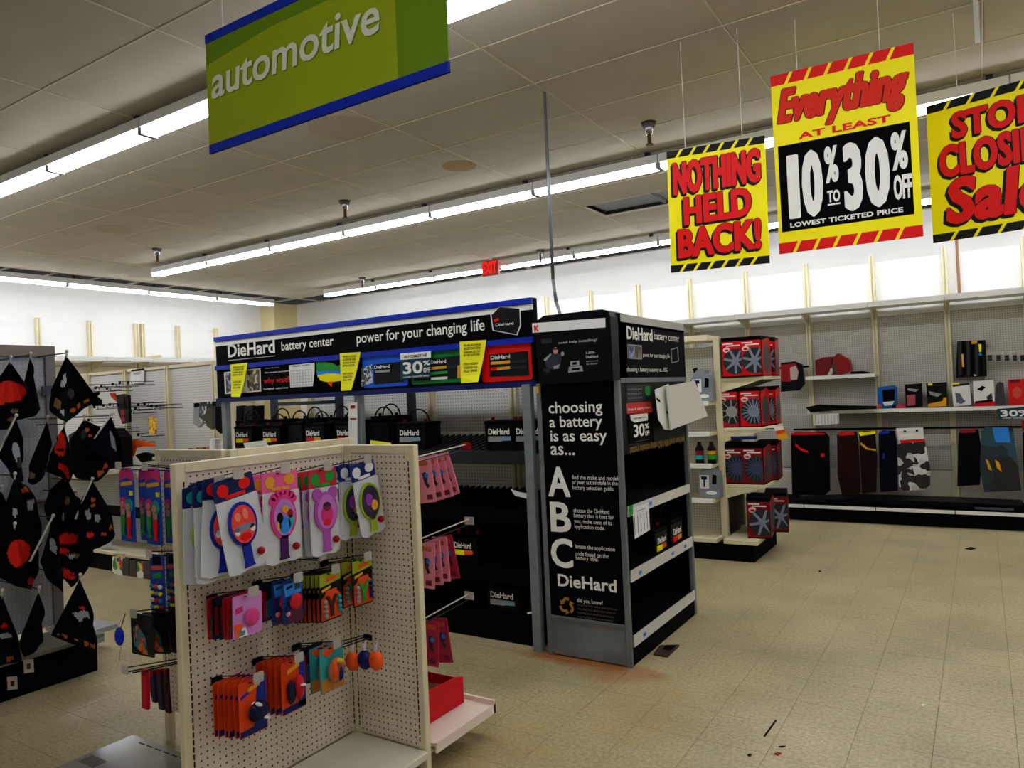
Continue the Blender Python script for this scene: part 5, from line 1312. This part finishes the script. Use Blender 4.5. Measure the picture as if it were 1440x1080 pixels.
def paddle(hdr, hdr2, rimm, face, hand, dots, w=.165, h=.325, style=0):
    t = thing('paddle_ball_pack', None, 'toy')
    L(t, 'header_card', rounded(w, .075, .01, 0, .012), -.004, .0, hdr)
    El(t, 'header_print', -w * .28, -.025, .022, .022, -.006, -.004, hdr2)
    El(t, 'header_print', w * .26, -.02, .024, .02, -.006, -.004, hdr2)
    L(t, 'header_print', rounded(w * .5, .012, .004, 0, -.045), -.006, -.004, hdr2)
    bag = [(-w / 2, -.06), (w / 2, -.06), (w / 2 + .004, -h * .6), (w / 2, -h + .01), (w * .3, -h), (0, -h + .006), (-w * .3, -h), (-w / 2, -h + .012), (-w / 2 - .003, -h * .55)]
    L(t, 'clear_bag', bag, -.012, -.008, clear)
    L(t, 'backing', [(x * .96, z) for x, z in bag], -.004, -.002, mat('bag_back', (238, 240, 246), .3))
    cz = -.155
    El(t, 'paddle_rim', 0, cz, .058, .078, -.020, -.013, rimm, 26)
    if style == 1:
        for a in range(7): El(t, 'scallop', .05 * math.cos(math.pi * (a + .5) / 7), cz + .055 + .035 * math.sin(math.pi * (a + .5) / 7), .015, .014, -.019, -.013, rimm, 10)
    if style == 2:
        for s in (-1, 1): El(t, 'round_lobe', s * .04, cz + .07, .024, .024, -.019, -.013, rimm, 14)
    El(t, 'paddle_face', 0, cz, .048, .067, -.023, -.019, face, 26)
    for (x, z, rx, rz, m) in dots: El(t, 'face_print_highlight', x, cz + z, rx, rz, -.0245, -.0225, m, 14)
    L(t, 'paddle_handle', [(-.016, cz - .065), (.016, cz - .065), (.017, -h + .03), (.022, -h + .016), (-.022, -h + .016), (-.017, -h + .03)], -.020, -.013, hand)
    part(t, 'rubber_ball', MB().ball((w * .3, -.022, -h + .055), .014, 10), dred, False, True)
    return t


white2 = mat('white_print', (230, 230, 235), .4)
pA = paddle(mat('hdr_navy', (20, 36, 84), .3), red, mat('rim_blue', (20, 40, 150), .25), mat('face_red', (230, 70, 60), .25), mat('rim_blue', (0, 0, 0)), ((0, -.012, .046, .012, mat('face_dim', (130, 130, 150), .2)), (-.02, .03, .012, .016, mat('face_highlight', (240, 130, 110), .2)), (.012, .034, .01, .02, MATS['face_highlight']), (0, -.045, .022, .014, red), (-.03, -.02, .01, .014, white2), (.032, -.022, .01, .014, white2)))  # the pale ovals are highlights painted onto the face
pB = paddle(mat('hdr_pink', (228, 90, 150), .3), gold, mat('rim_pink', (220, 50, 130), .25), mat('face_lilac', (170, 120, 190), .3), mat('hand_purple', (70, 20, 80), .25),
            ((-.022, .0, .014, .02, brn2), (.004, .028, .014, .014, gold), (.026, .01, .013, .016, dred), (0, -.03, .026, .03, skyb), (.028, -.02, .012, .026, teal), (-.028, -.026, .01, .02, gold)), style=1)
pC = paddle(mat('hdr_redgreen', (190, 40, 60), .3), green, mat('rim_purple', (170, 80, 170), .25), mat('face_mauve', (190, 110, 190), .3), mat('rim_purple', (0, 0, 0)), ((0, -.01, .03, .036, hot), (0, .02, .02, .018, dkgrey), (0, -.04, .02, .014, red)), style=2, w=.14)
pD = paddle(mat('hdr_indigo', (30, 40, 110), .3), white2, mat('rim_lime', (150, 170, 40), .25), mat('face_dark', (50, 44, 70), .3), mat('rim_lime', (0, 0, 0)), ((-.01, .01, .02, .026, purple), (.016, -.02, .018, .022, gold), (.01, .035, .014, .01, dkgrey)), w=.135, h=.30)
pE = paddle(mat('hdr_navy', (0, 0, 0)), teal, mat('rim_lime', (0, 0, 0)), black2, mat('rim_lime', (0, 0, 0)), ((0, 0, .03, .04, dkgrey),))


def slingshot(col):
    t = thing('slingshot_pack', None, 'toy'); w, h = .115, .19
    L(t, 'card', rounded(w, h, .008, 0, .012), -.003, 0, mat('card_black', (8, 8, 10), .35))
    L(t, 'green_top', [(-w / 2 + .002, .008), (w / 2 - .002, .008), (w / 2 - .002, -.028), (.01, -.034), (-w / 2 + .002, -.042)], -.004, -.003, mat('lime_print', (150, 160, 30), .4))
    L(t, 'title_print', [(-.02, -.012), (.035, -.006), (.034, -.02), (-.022, -.027)], -.005, -.004, orange)
    L(t, 'title_print', [(-.045, -.052), (.0, -.043), (0, -.052), (-.045, -.063)], -.005, -.003, gold)
    L(t, 'orange_field', [(-.025, -.062), (.03, -.058), (.034, -.072), (.05, -.082), (.052, -.172), (-.052, -.172), (-.05, -.09), (-.03, -.078)], -.005, -.003, mat('orange_card', (224, 70, 24), .4))
    L(t, 'slingshot', [(-.03, -.082), (-.018, -.08), (0, -.11), (.018, -.08), (.03, -.082), (.008, -.122), (.008, -.162), (-.008, -.162), (-.008, -.122)], -.012, -.006, col)
    mb = MB()
    for k in range(4): mb.ball((-.036, -.012, -.1 - .018 * k), .009, 8)
    part(t, 'pellets', mb, grey, False, True)
    mb = MB()
    for k in range(4): mb.ball((.038, -.012, -.095 - .018 * k), .009, 8)
    part(t, 'pellets', mb, teal if col is not green else dblue, False, True)
    return t


def blistercard(name, w, h, cm_, prints, bl, cat='toy'):
    t = thing(name, None, cat)
    L(t, 'card', rounded(w, h, .006, 0, .012), -.003, 0, cm_)
    for pts, m in prints: L(t, 'card_print', pts, -.0045, -.003, m)
    for (x, z, rx, rz, d, m) in bl:
        part(t, 'blister_piece', MB().ball((x, -.003 - d / 2, z), rx, 12, d / rx / 2 + .01, rz / rx), m, False, True)
    return t


sl1 = slingshot(mat('sling_brown', (60, 34, 20), .4)); sl2 = slingshot(green)
gl = mat('gloss_red', (200, 30, 40), .08); glp = mat('gloss_pink', (214, 60, 130), .08)
pk = blistercard('ball_pack', .12, .145, mat('pk_lilac', (200, 130, 200), .35), [([(-.058, -.085), (-.02, -.085), (-.03, -.13), (-.05, -.13)], orange), ([(-.045, -.105), (-.01, -.1), (0, -.13), (-.04, -.132)], white2), ([(-.03, -.112), (-.012, -.11), (-.014, -.126), (-.032, -.127)], teal),
                 ([(-.05, -.03), (-.02, -.026), (-.02, -.045), (-.05, -.05)], hot)], [(.012, -.07, .03, .03, .02, glp)])
pk2 = blistercard('ball_pack', .12, .145, mat('pk_red', (170, 20, 34), .35), [([(-.05, -.05), (-.03, -.05), (-.03, -.12), (-.05, -.12)], mat('olive', (80, 90, 24), .4)), ([(-.02, -.06), (.03, -.06), (.03, -.12), (-.02, -.12)], mat('dkgreen', (30, 60, 20), .4))], [])
pk3 = blistercard('ball_pack', .12, .145, mat('pk_dark', (24, 26, 44), .35), [([(-.03, -.06), (.0, -.05), (.02, -.12), (-.03, -.12)], mat('dim_blue', (40, 90, 150), .4)), ([(-.05, -.02), (-.03, -.02), (-.03, -.12), (-.05, -.12)], dred)], [])
bb = blistercard('ball_card', .095, .16, mat('bb_blue', (20, 50, 110), .3), [([(-.04, .0), (.04, .004), (.04, -.04), (-.035, -.046)], skyb), ([(.01, -.005), (.036, -.004), (.036, -.026), (.01, -.028)], white2), ([(-.03, -.01), (0, -.006), (0, -.016), (-.03, -.02)], brn2),
                 ([(-.03, -.09), (.04, -.1), (.04, -.145), (-.03, -.145)], mat('bb_dim', (90, 30, 60), .4))], [(.005, -.068, .03, .03, .024, gl), (-.03, -.09, .01, .012, .01, dblue), (-.028, -.108, .01, .01, .01, pink)])
carp = blistercard('toy_car_pack', .115, .19, mat('car_orange', (214, 62, 12), .35), [([(.02, .01), (.055, .01), (.055, -.17), (.0, -.17)], mat('car_blue', (24, 40, 130), .35)), ([(-.055, -.155), (.055, -.15), (.055, -.175), (-.055, -.175)], dblue), ([(-.05, -.035), (-.015, -.022), (-.015, -.032), (-.05, -.046)], blue),
                   ([(-.02, -.016), (.03, -.002), (.03, -.016), (-.02, -.03)], gold)], [(.01, -.1, .042, .038, .034, mat('car_dark', (14, 22, 50), .06)), (.0, -.07, .008, .006, .05, white2), (.03, -.125, .01, .005, .05, white2)])
carr = blistercard('toy_car_pack', .115, .19, mat('car_orange2', (206, 58, 12), .35), [([(.03, .01), (.055, .01), (.055, -.17), (.02, -.17)], mat('car_blue', (0, 0, 0))), ([(-.055, -.155), (.055, -.15), (.055, -.175), (-.055, -.175)], dblue), ([(-.03, -.02), (.03, -.004), (.03, -.02), (-.03, -.036)], gold)],
                   [(-.02, -.1, .02, .045, .02, mat('car_dark', (0, 0, 0))), (.012, -.09, .02, .045, .034, gl), (.014, -.08, .012, .004, .05, white2)])
tealc = blistercard('dart_toy_pack', .12, .175, mat('teal_card', (50, 150, 150), .35), [([(-.055, -.11), (.055, -.12), (.055, -.16), (-.055, -.16)], mat('tan_card', (190, 120, 40), .4)), ([(-.055, .0), (.0, .01), (.05, .01), (-.02, -.03)], orange)],
                    [(.008, -.085, .044, .05, .03, mat('clear_bubble', (190, 120, 90), .05, alpha=.7)), (-.01, -.08, .012, .04, .04, orange), (.02, -.1, .012, .03, .04, dblue), (.016, -.05, .016, .01, .05, gold)])


def hook(p, rz, ln=.2, up=.14, double=True, label='', sc=plate):
    o = thing('peg_hook', label, 'hook', p, rz)
    part(o, 'back_clip', MB().box(-.022, .022, -.006, 0, -.012, .012), black2, False)
    for s in ((-1, 1) if double else (0,)):
        part(o, 'arm', MB().tube([(s * .014, 0, 0), (s * .014, -ln, ln * up)], .003, 6), wire, False)
    part(o, 'scan_arm', MB().tube([(0, 0, .012), (0, -ln - .02, .025 + ln * up)], .0025, 5), wire, False)
    part(o, 'scan_plate', MB().poly(rounded(.042, .036, .006, 0, .036 + ln * up), -ln - .024, -ln - .02), sc, False)
    return o


def hang(protos_, n, px, py, labels, hl, xf=-2.2, wallx=-2.40, roll=0, ax='x', step=None, group=None, jit=.05, zoff=0):
    """n packs on one hook, frontmost first"""
    p = U(px, py, ax, xf); depth = abs(xf - wallx)
    step = step or depth * .85 / max(n, 1)
    if ax == 'x': hp = Vector((wallx, p.y, p.z)); rz = math.pi / 2; back = Vector((-1, 0, 0))
    else: hp = Vector((p.x, wallx, p.z)); rz = 0 if xf < wallx else math.pi; back = Vector((0, 1 if xf < wallx else -1, 0))
    hook(hp + Vector((0, 0, -depth * .14)), rz, depth + .015, .14, True, hl)
    for k in range(n):
        pr = protos_[min(k, len(protos_) - 1)]
        lab = labels[min(k, len(labels) - 1)]
        if n - len(labels) >= 1 and k >= len(labels) - 1: lab += ', %s from the front' % ORD[k]
        q = p + back * (step * k) + Vector((0, 0, -.004 - .14 * step * k))
        rot = (0, (roll if k == 0 else random.uniform(-jit, jit)), rz + random.uniform(-jit, jit))
        g = group
        if pr.name not in used:
            used.add(pr.name); pr.location = q; pr.rotation_euler = rot; pr['label'] = lab; pr['group'] = g
        else: dup(pr, q, rot, lab, g)


hang([pA, pA, pE, pE], 4, 326, 674, ['red faced paddle ball pack with blue rim, tilted, front of its hook', 'red and blue paddle ball pack just behind the tilted one', 'lime handled pack behind the blue ones'], 'black wire hook holding the blue and red paddle packs', roll=-.16, group='paddle ball packs at the left of the top row', jit=.08)
hang([pE, pE], 2, 300, 684, ['green black paddle pack at far left of the top row'], 'black wire hook at the far left of the top row', xf=-2.27, group='paddle ball packs at the far left', jit=.05)
hang([pB, pB, pB], 3, 392, 666, ['pink paddle ball pack with scalloped rim, front of its hook', 'pink paddle ball pack behind the scalloped front one'], 'black wire hook holding the pink paddle packs', group='pink paddle ball packs', jit=.03)
hang([pC, pC, pC, pC], 4, 452, 662, ['purple paddle ball pack with two round lobes, front of its hook', 'purple paddle ball pack behind the lobed front one'], 'black wire hook holding the purple paddle packs', group='purple paddle ball packs', jit=.03)
hang([pD, pD, pD], 3, 508, 652, ['lime and navy paddle ball pack in the corner, tilted, front', 'lime and navy paddle ball pack behind the tilted front one'], 'black wire hook holding the lime paddle packs', xf=-2.17, roll=-.16, group='lime paddle ball packs', jit=.08)
hang([pk, pk2, pk2, pk3, pk3, pk2], 6, 347, 838, ['lilac and pink ball pack, front of the left second row hook', 'red topped ball pack just behind the lilac one', 'red and green ball pack second behind the lilac one', 'dark blue ball pack in the middle of the left stack', 'dark ball pack farther back in the left stack', 'red ball pack nearest the pegboard on the left stack'],
     'black wire hook holding the pink ball packs', group='ball packs in the second row', jit=.04, roll=.03)
hang([bb, bb, pk3], 3, 410, 818, ['blue card with a glossy red ball, front', 'blue card with a red ball behind the front one', 'dark pack behind the blue ball cards'], 'black wire hook holding the blue ball cards', group='blue ball cards', jit=.03)
hang([sl1] * 7, 7, 463, 806, ['black and orange card with brown slingshot, front of its hook', 'black slingshot card stacked behind the brown slingshot one'], 'black wire hook holding the brown slingshot cards', group='brown slingshot cards', jit=.015)
hang([sl2] * 3, 3, 508, 788, ['black and orange card with green slingshot, front of its hook', 'black slingshot card stacked behind the green slingshot one'], 'black wire hook holding the green slingshot cards', group='green slingshot cards', jit=.02, xf=-2.18)
hang([carp] * 6, 6, 354, 958, ['orange and blue toy car pack with dark car, front', 'orange toy car pack stacked behind the dark car one'], 'black wire hook holding the dark toy car packs', group='orange toy car packs at the lower left', jit=.03)
hang([carr] * 5, 5, 411, 930, ['orange toy car pack with red car, front of its hook', 'orange toy car pack stacked behind the red car one'], 'black wire hook holding the red toy car packs', group='orange toy car packs in the lower middle', jit=.03)
hang([tealc, tealc, pk3], 3, 465, 910, ['teal and orange round blister pack, front of its hook', 'teal blister pack behind the front one', 'dark pack behind the teal ones'], 'black wire hook holding the teal packs', group='teal blister packs', jit=.02)
hook(Vector((-2.40, U(435, 800, 'x', -2.3).y, U(390, 800, 'x', -2.3).z)), math.pi / 2, .16, .05, True, 'empty black wire hook left of the slingshot packs')
# knit balls on the right wing
p = U(512, 895, 'y', 2.27); hook(Vector((p.x, 2.295, p.z - .01)), 0, .2, .06, True, 'black wire hook on the right wing holding the fuzzy balls')
for k, (px, py, m, lab) in enumerate(((496, 930, orange, 'orange fuzzy ball, left of the three on the right wing'), (513, 928, dblue, 'navy fuzzy ball between the two orange ones'), (529, 929, orange, 'orange fuzzy ball, right of the three on the right wing'))):
    q = U(px, py, 'y', 2.14); o = thing('fuzzy_ball', lab, 'toy', q, group='fuzzy balls on the right wing')
    part(o, 'ball', MB().ball(q, .034, 16, .7, 1.15), m, smooth=True); part(o, 'tag', MB().box(q.x - .006, q.x + .006, q.y - .002, q.y, q.z + .035, q.z + .065), white2)
    part(o, 'loop', MB().cyl(q + Vector((0, 0, .03)), q + Vector((0, .01, .075)), .0015, 5), white2)

# ---- pink cards behind the right wing (hooks point away from the camera)
def pinkcard(m):
    t = thing('jewellery_card', None, 'toy')
    w, h = .085, .2
    L(t, 'card', rounded(w, h, .005, 0, .01), -.0015, .0015, m)
    L(t, 'top_print', rounded(.05, .02, .004, 0, -.008), -.003, -.0015, mat('dim_orange', (190, 90, 60), .5))
    L(t, 'figure_print', [(-.012, -.06), (.006, -.055), (.016, -.075), (.01, -.1), (.02, -.12), (.006, -.128), (-.006, -.1)], -.003, -.0015, mat('figure_dark', (50, 50, 70), .5))
    L(t, 'figure_print', rounded(.02, .02, .008, .01, -.062), -.0035, -.0015, skyb)
    L(t, 'code_print', rounded(.03, .022, .001, .012, -.155), -.003, -.0015, mat('code_dark', (110, 40, 60), .5))
    return t


pcA = pinkcard(pink); pcB = pinkcard(mat('pink_deep', (176, 40, 70), .5))
GP = 'pink cards behind the right wing'
for k, (P_, px, py, yy, roll, rz, lab) in enumerate(((pcA, 594, 646, 2.50, -.12, .1, 'pink card nearest the wing in the top row'), (pcA, 604, 644, 2.55, -.2, .0, 'second pink card in the top row behind the right wing'), (pcA, 613, 643, 2.62, -.26, .05, 'pink card with clearest figure in the top row'), (pcA, 622, 641, 2.70, -.32, -.1, 'outermost pink card in the top row'),
                                                   (pcA, 600, 766, 2.50, .05, .1, 'pink card nearest the wing in the middle row'), (pcA, 608, 762, 2.56, -.05, 0, 'second pink card in the middle row'), (pcA, 618, 758, 2.62, -.06, 0, 'outermost pink card in the middle row'), (pcB, 626, 756, 2.68, -.2, -.05, 'deep red card at the back of the middle row'),
                                                   (pcB, 606, 876, 2.52, .06, .1, 'deep red card nearest the wing in the lowest row'), (pcB, 618, 872, 2.62, -.14, 0, 'outer deep red card in the lowest row'))):
    P_s = P_
    q = U(px, py, 'y', yy)
    if P_.name not in used: used.add(P_.name); P_.location = q; P_.rotation_euler = (0, roll, rz); P_['label'] = lab; P_['group'] = GP
    else: dup(P_, q, (0, roll, rz), lab, GP)
for k, (px, py) in enumerate(((596, 648), (600, 762), (600, 876))):
    q = U(px, py, 'y', 2.45); o = thing('peg_hook', 'wire hook behind the right wing holding the %s row of pink cards' % ('top', 'middle', 'lowest')[k], 'hook', (q.x, 2.40, q.z))
    part(o, 'arm', MB().cyl((q.x, 2.40, q.z), (q.x + .0, 2.75, q.z + .02), .003, 6), wire); part(o, 'scan_arm', MB().cyl((q.x, 2.4, q.z + .02), (q.x, 2.76, q.z + .045), .0028, 6), mat('arm_light', (190, 186, 176), .3))
    part(o, 'scan_plate', MB().box(q.x - .025, q.x + .025, 2.76, 2.765, q.z + .02, q.z + .055), (dred, plate, plate)[k])

# ---- goods on the left wing, facing the camera
def dollpack():
    t = thing('mermaid_doll_pack', None, 'toy'); w, h = .115, .315
    L(t, 'card', [(-w / 2, -.05), (-w * .44, -.0), (-w * .3, .012), (w * .3, .012), (w * .44, 0), (w / 2, -.05), (w / 2, -h), (-w / 2, -h)], -.003, 0, mat('doll_blue', (20, 70, 180), .3))
    L(t, 'pink_top', [(-w * .48, -.045), (-w * .42, -.0), (-w * .28, .010), (w * .28, .010), (w * .42, 0), (w * .48, -.045), (0, -.03)], -.0045, -.003, hot)
    L(t, 'title_print', [(-w * .4, -.055), (w * .4, -.045), (w * .42, -.062), (-w * .38, -.072)], -.005, -.003, gold)
    L(t, 'price_print', rounded(.026, .02, .002, .035, -.09), -.005, -.003, yellow)
    for x, z, s, hairm, tail in ((-.022, -.15, .9, hot, green), (.022, -.16, 1.1, teal, red)):
        El(t, 'doll_hair', x, z + .005, .026 * s, .028 * s, -.012, -.006, hairm, 14)
        El(t, 'doll_head', x, z, .012 * s, .015 * s, -.016, -.010, skin, 12)
        L(t, 'doll_body', [(x - .014, z - .018), (x + .014, z - .018), (x + .01, z - .045), (x - .01, z - .045)], -.014, -.008, skin)
        L(t, 'doll_tail', [(x - .012, z - .045), (x + .012, z - .045), (x + .014, z - .08), (x + .005, z - .12), (x + .018, z - .135), (x - .018, z - .135), (x - .005, z - .12), (x - .014, z - .08)], -.014, -.008, tail)
    return t


dp = dollpack()
hang([dp, dp], 2, 178, 660, ['blue and pink mermaid doll pack, left one of the two in front', 'mermaid doll pack behind the left front one'], 'black wire hook holding the left mermaid dolls', xf=1.83, wallx=2.035, ax='y', group='mermaid doll packs', jit=.02)
hang([dp, dp], 2, 215, 661, ['blue and pink mermaid doll pack, right one beside the cream upright', 'mermaid doll pack behind the right front one'], 'black wire hook holding the right mermaid dolls', xf=1.83, wallx=2.035, ax='y', group='mermaid doll packs', jit=.02)
cc = blistercard('toy_vehicle_card', .105, .26, mat('vehicle_blue', (24, 60, 160), .35), [([(-.03, -.0), (.03, .004), (.03, -.03), (-.03, -.034)], brn2), ([(-.04, -.042), (.045, -.034), (.045, -.05), (-.04, -.058)], orange), ([(-.03, -.075), (.03, -.06), (.03, -.085), (-.03, -.095)], green)],
                 [(x, -.125 - .03 * r, .014, .009, .016, m) for r in range(4) for x, m in ((-.03, (teal, yellow, white2, teal)[r]), (.0, (orange, grey, red, yellow)[r]), (.03, (white2, yellow, skyb, red)[r]))])
hang([cc, cc], 2, 221, 782, ['tall blue card of small toy vehicles left of the cream upright', 'toy vehicle card behind the front one'], 'black wire hook holding the toy vehicle cards', xf=1.86, wallx=2.035, ax='y', group='toy vehicle cards', jit=.02)
dkp = blistercard('dark_toy_bag', .15, .17, mat('bag_dark', (16, 14, 14), .3), [([(-.06, -.05), (-.03, -.035), (.02, -.08), (.035, -.15), (.0, -.15), (-.055, -.12)], printed('bag_print', [(220, 110, 30), (30, 120, 140), (180, 50, 30), (60, 40, 20)], 40)), ([(.03, -.02), (.06, -.018), (.06, -.04), (.03, -.042)], dkgrey)], [])
hang([dkp] * 5, 5, 200, 866, ['black toy bag with orange and teal print, front of the lower hook', 'black toy bag stacked behind the printed front one'], 'long black wire hook holding the black toy bags', xf=1.72, wallx=2.035, ax='y', group='black toy bags', jit=.12)
q = U(168, 895, 'y', 1.70); o = thing('blue_yoyo', 'glossy blue round toy hanging left of the black toy bags', 'toy', q)
part(o, 'body', MB().ball(q, .026, 14, .6, 1.5), mat('gloss_blue', (16, 40, 190), .1), smooth=True); part(o, 'cord', MB().tube([q + Vector((.01, 0, -.035)), q + Vector((0, 0, -.07)), q + Vector((-.008, 0, -.1))], .0015, 5), grey); part(o, 'loop', MB().cyl(q + Vector((.01, .0, .03)), q + Vector((.05, .0, .1)), .002, 5), wire)
for k, (px, py, w_, h_, m) in enumerate(((204, 945, 14, 52, mat('strip_red', (200, 20, 50), .3)), (215, 946, 10, 42, mat('strip_purple', (40, 24, 60), .3)), (224, 944, 12, 56, mat('strip_violet', (54, 30, 70), .3)), (233, 944, 12, 62, mat('strip_plum', (70, 20, 40), .3)))):
    a = U(px, py, 'y', 1.74 + .06 * k); s = .0029
    o = thing('strip_toy', ('glossy red strip toy, outermost on the lowest left hook', 'narrow dark purple strip toy behind the red one', 'long violet strip toy second from the upright', 'plum strip toy nearest the cream upright')[k], 'toy', a)
    W2, H2 = w_ * s / 2, h_ * s
    part(o, 'strip', MB().poly([(a.x - W2, a.z), (a.x + W2, a.z), (a.x + W2 * 1.1, a.z - H2 * .5), (a.x + W2 * (1.6 if k else .9), a.z - H2), (a.x - W2 * (.2 if k else 1.2), a.z - H2), (a.x - W2 * 1.1, a.z - H2 * .6)], a.y - .006, a.y + .006), m)
    part(o, 'header_tab', MB().box(a.x - W2 * .8, a.x + W2 * .8, a.y - .008, a.y + .008, a.z - .01, a.z + .012), dred)
q = U(176, 943, 'y', 1.70); hook(Vector((q.x + .03, 2.035, q.z - .05)), 0, .33, .14, True, 'long black wire hook sticking out lowest at the left wing')

# ---- things on the floor
rz_ = mat('plate_brown', (60, 44, 30), .5)
solo('splinter', MB().cyl(U(1075, 1035, 'z', .003), U(1091, 1013, 'z', .003), .004, 5), black, 'thin black open joint in the floor at the bottom, right of the display', 'scrap')  # dark open floor joint, shaped as a thin raised rod
o = thing('floor_plate', 'small brown metal plate on the floor against the kiosk base', 'floor plate', (-1.64, 4.4, 0))
P4 = [U(x, y_, 'z', .004) for x, y_ in ((928, 909), (955, 908), (939, 924), (919, 921))]
mb = MB(); mb.add([(q.x, q.y, .012) for q in P4] + [(q.x, q.y, 0) for q in P4], [(0, 1, 2, 3), (0, 4, 5, 1), (1, 5, 6, 2), (2, 6, 7, 3), (3, 7, 4, 0)])
part(o, 'plate', mb, rz_); cq = sum(P4, Vector()) / 4
mb = MB(); mb.add([(cq.x + (q.x - cq.x) * .6 + .01, cq.y + (q.y - cq.y) * .5 + .04, .014) for q in P4], [(0, 1, 2, 3)]); part(o, 'dark_opening', mb, black)
for k, (px, py, w_, h_, m, lab) in enumerate(((1365, 772, 8, 2, brn2, 'thin dark scrap on the floor far right near the shelving'), (1094, 1061, 5, 2, dred, 'small reddish scrap on the floor at the bottom, centre right'), (1100, 1051, 5, .7, brn2, 'thin brown splinter on the floor at the bottom'), (1054, 1063, 3, 1.5, brown, 'tiny brown crumb on the floor left of the reddish scrap'),
                                              (1298, 993, 3, 2, paper, 'tiny white scrap on the floor at the lower right'), (1153, 804, 2, 1, brown, 'tiny dark crumb on the floor beyond the kiosk'))):
    a = U(px - w_, py, 'z', 0); b_ = U(px + w_, py - .5, 'z', 0); c = U(px, py - h_, 'z', 0); d = U(px, py + h_, 'z', 0)
    mb = MB().add([(q.x, q.y, .001) for q in (a, d, b_, c)] + [(q.x, q.y, .006) for q in (a, d, b_, c)], [(0, 1, 2, 3), (4, 5, 6, 7), (0, 1, 5, 4), (1, 2, 6, 5), (2, 3, 7, 6), (3, 0, 4, 7)])
    solo('floor_scrap', mb, m, lab, 'scrap')
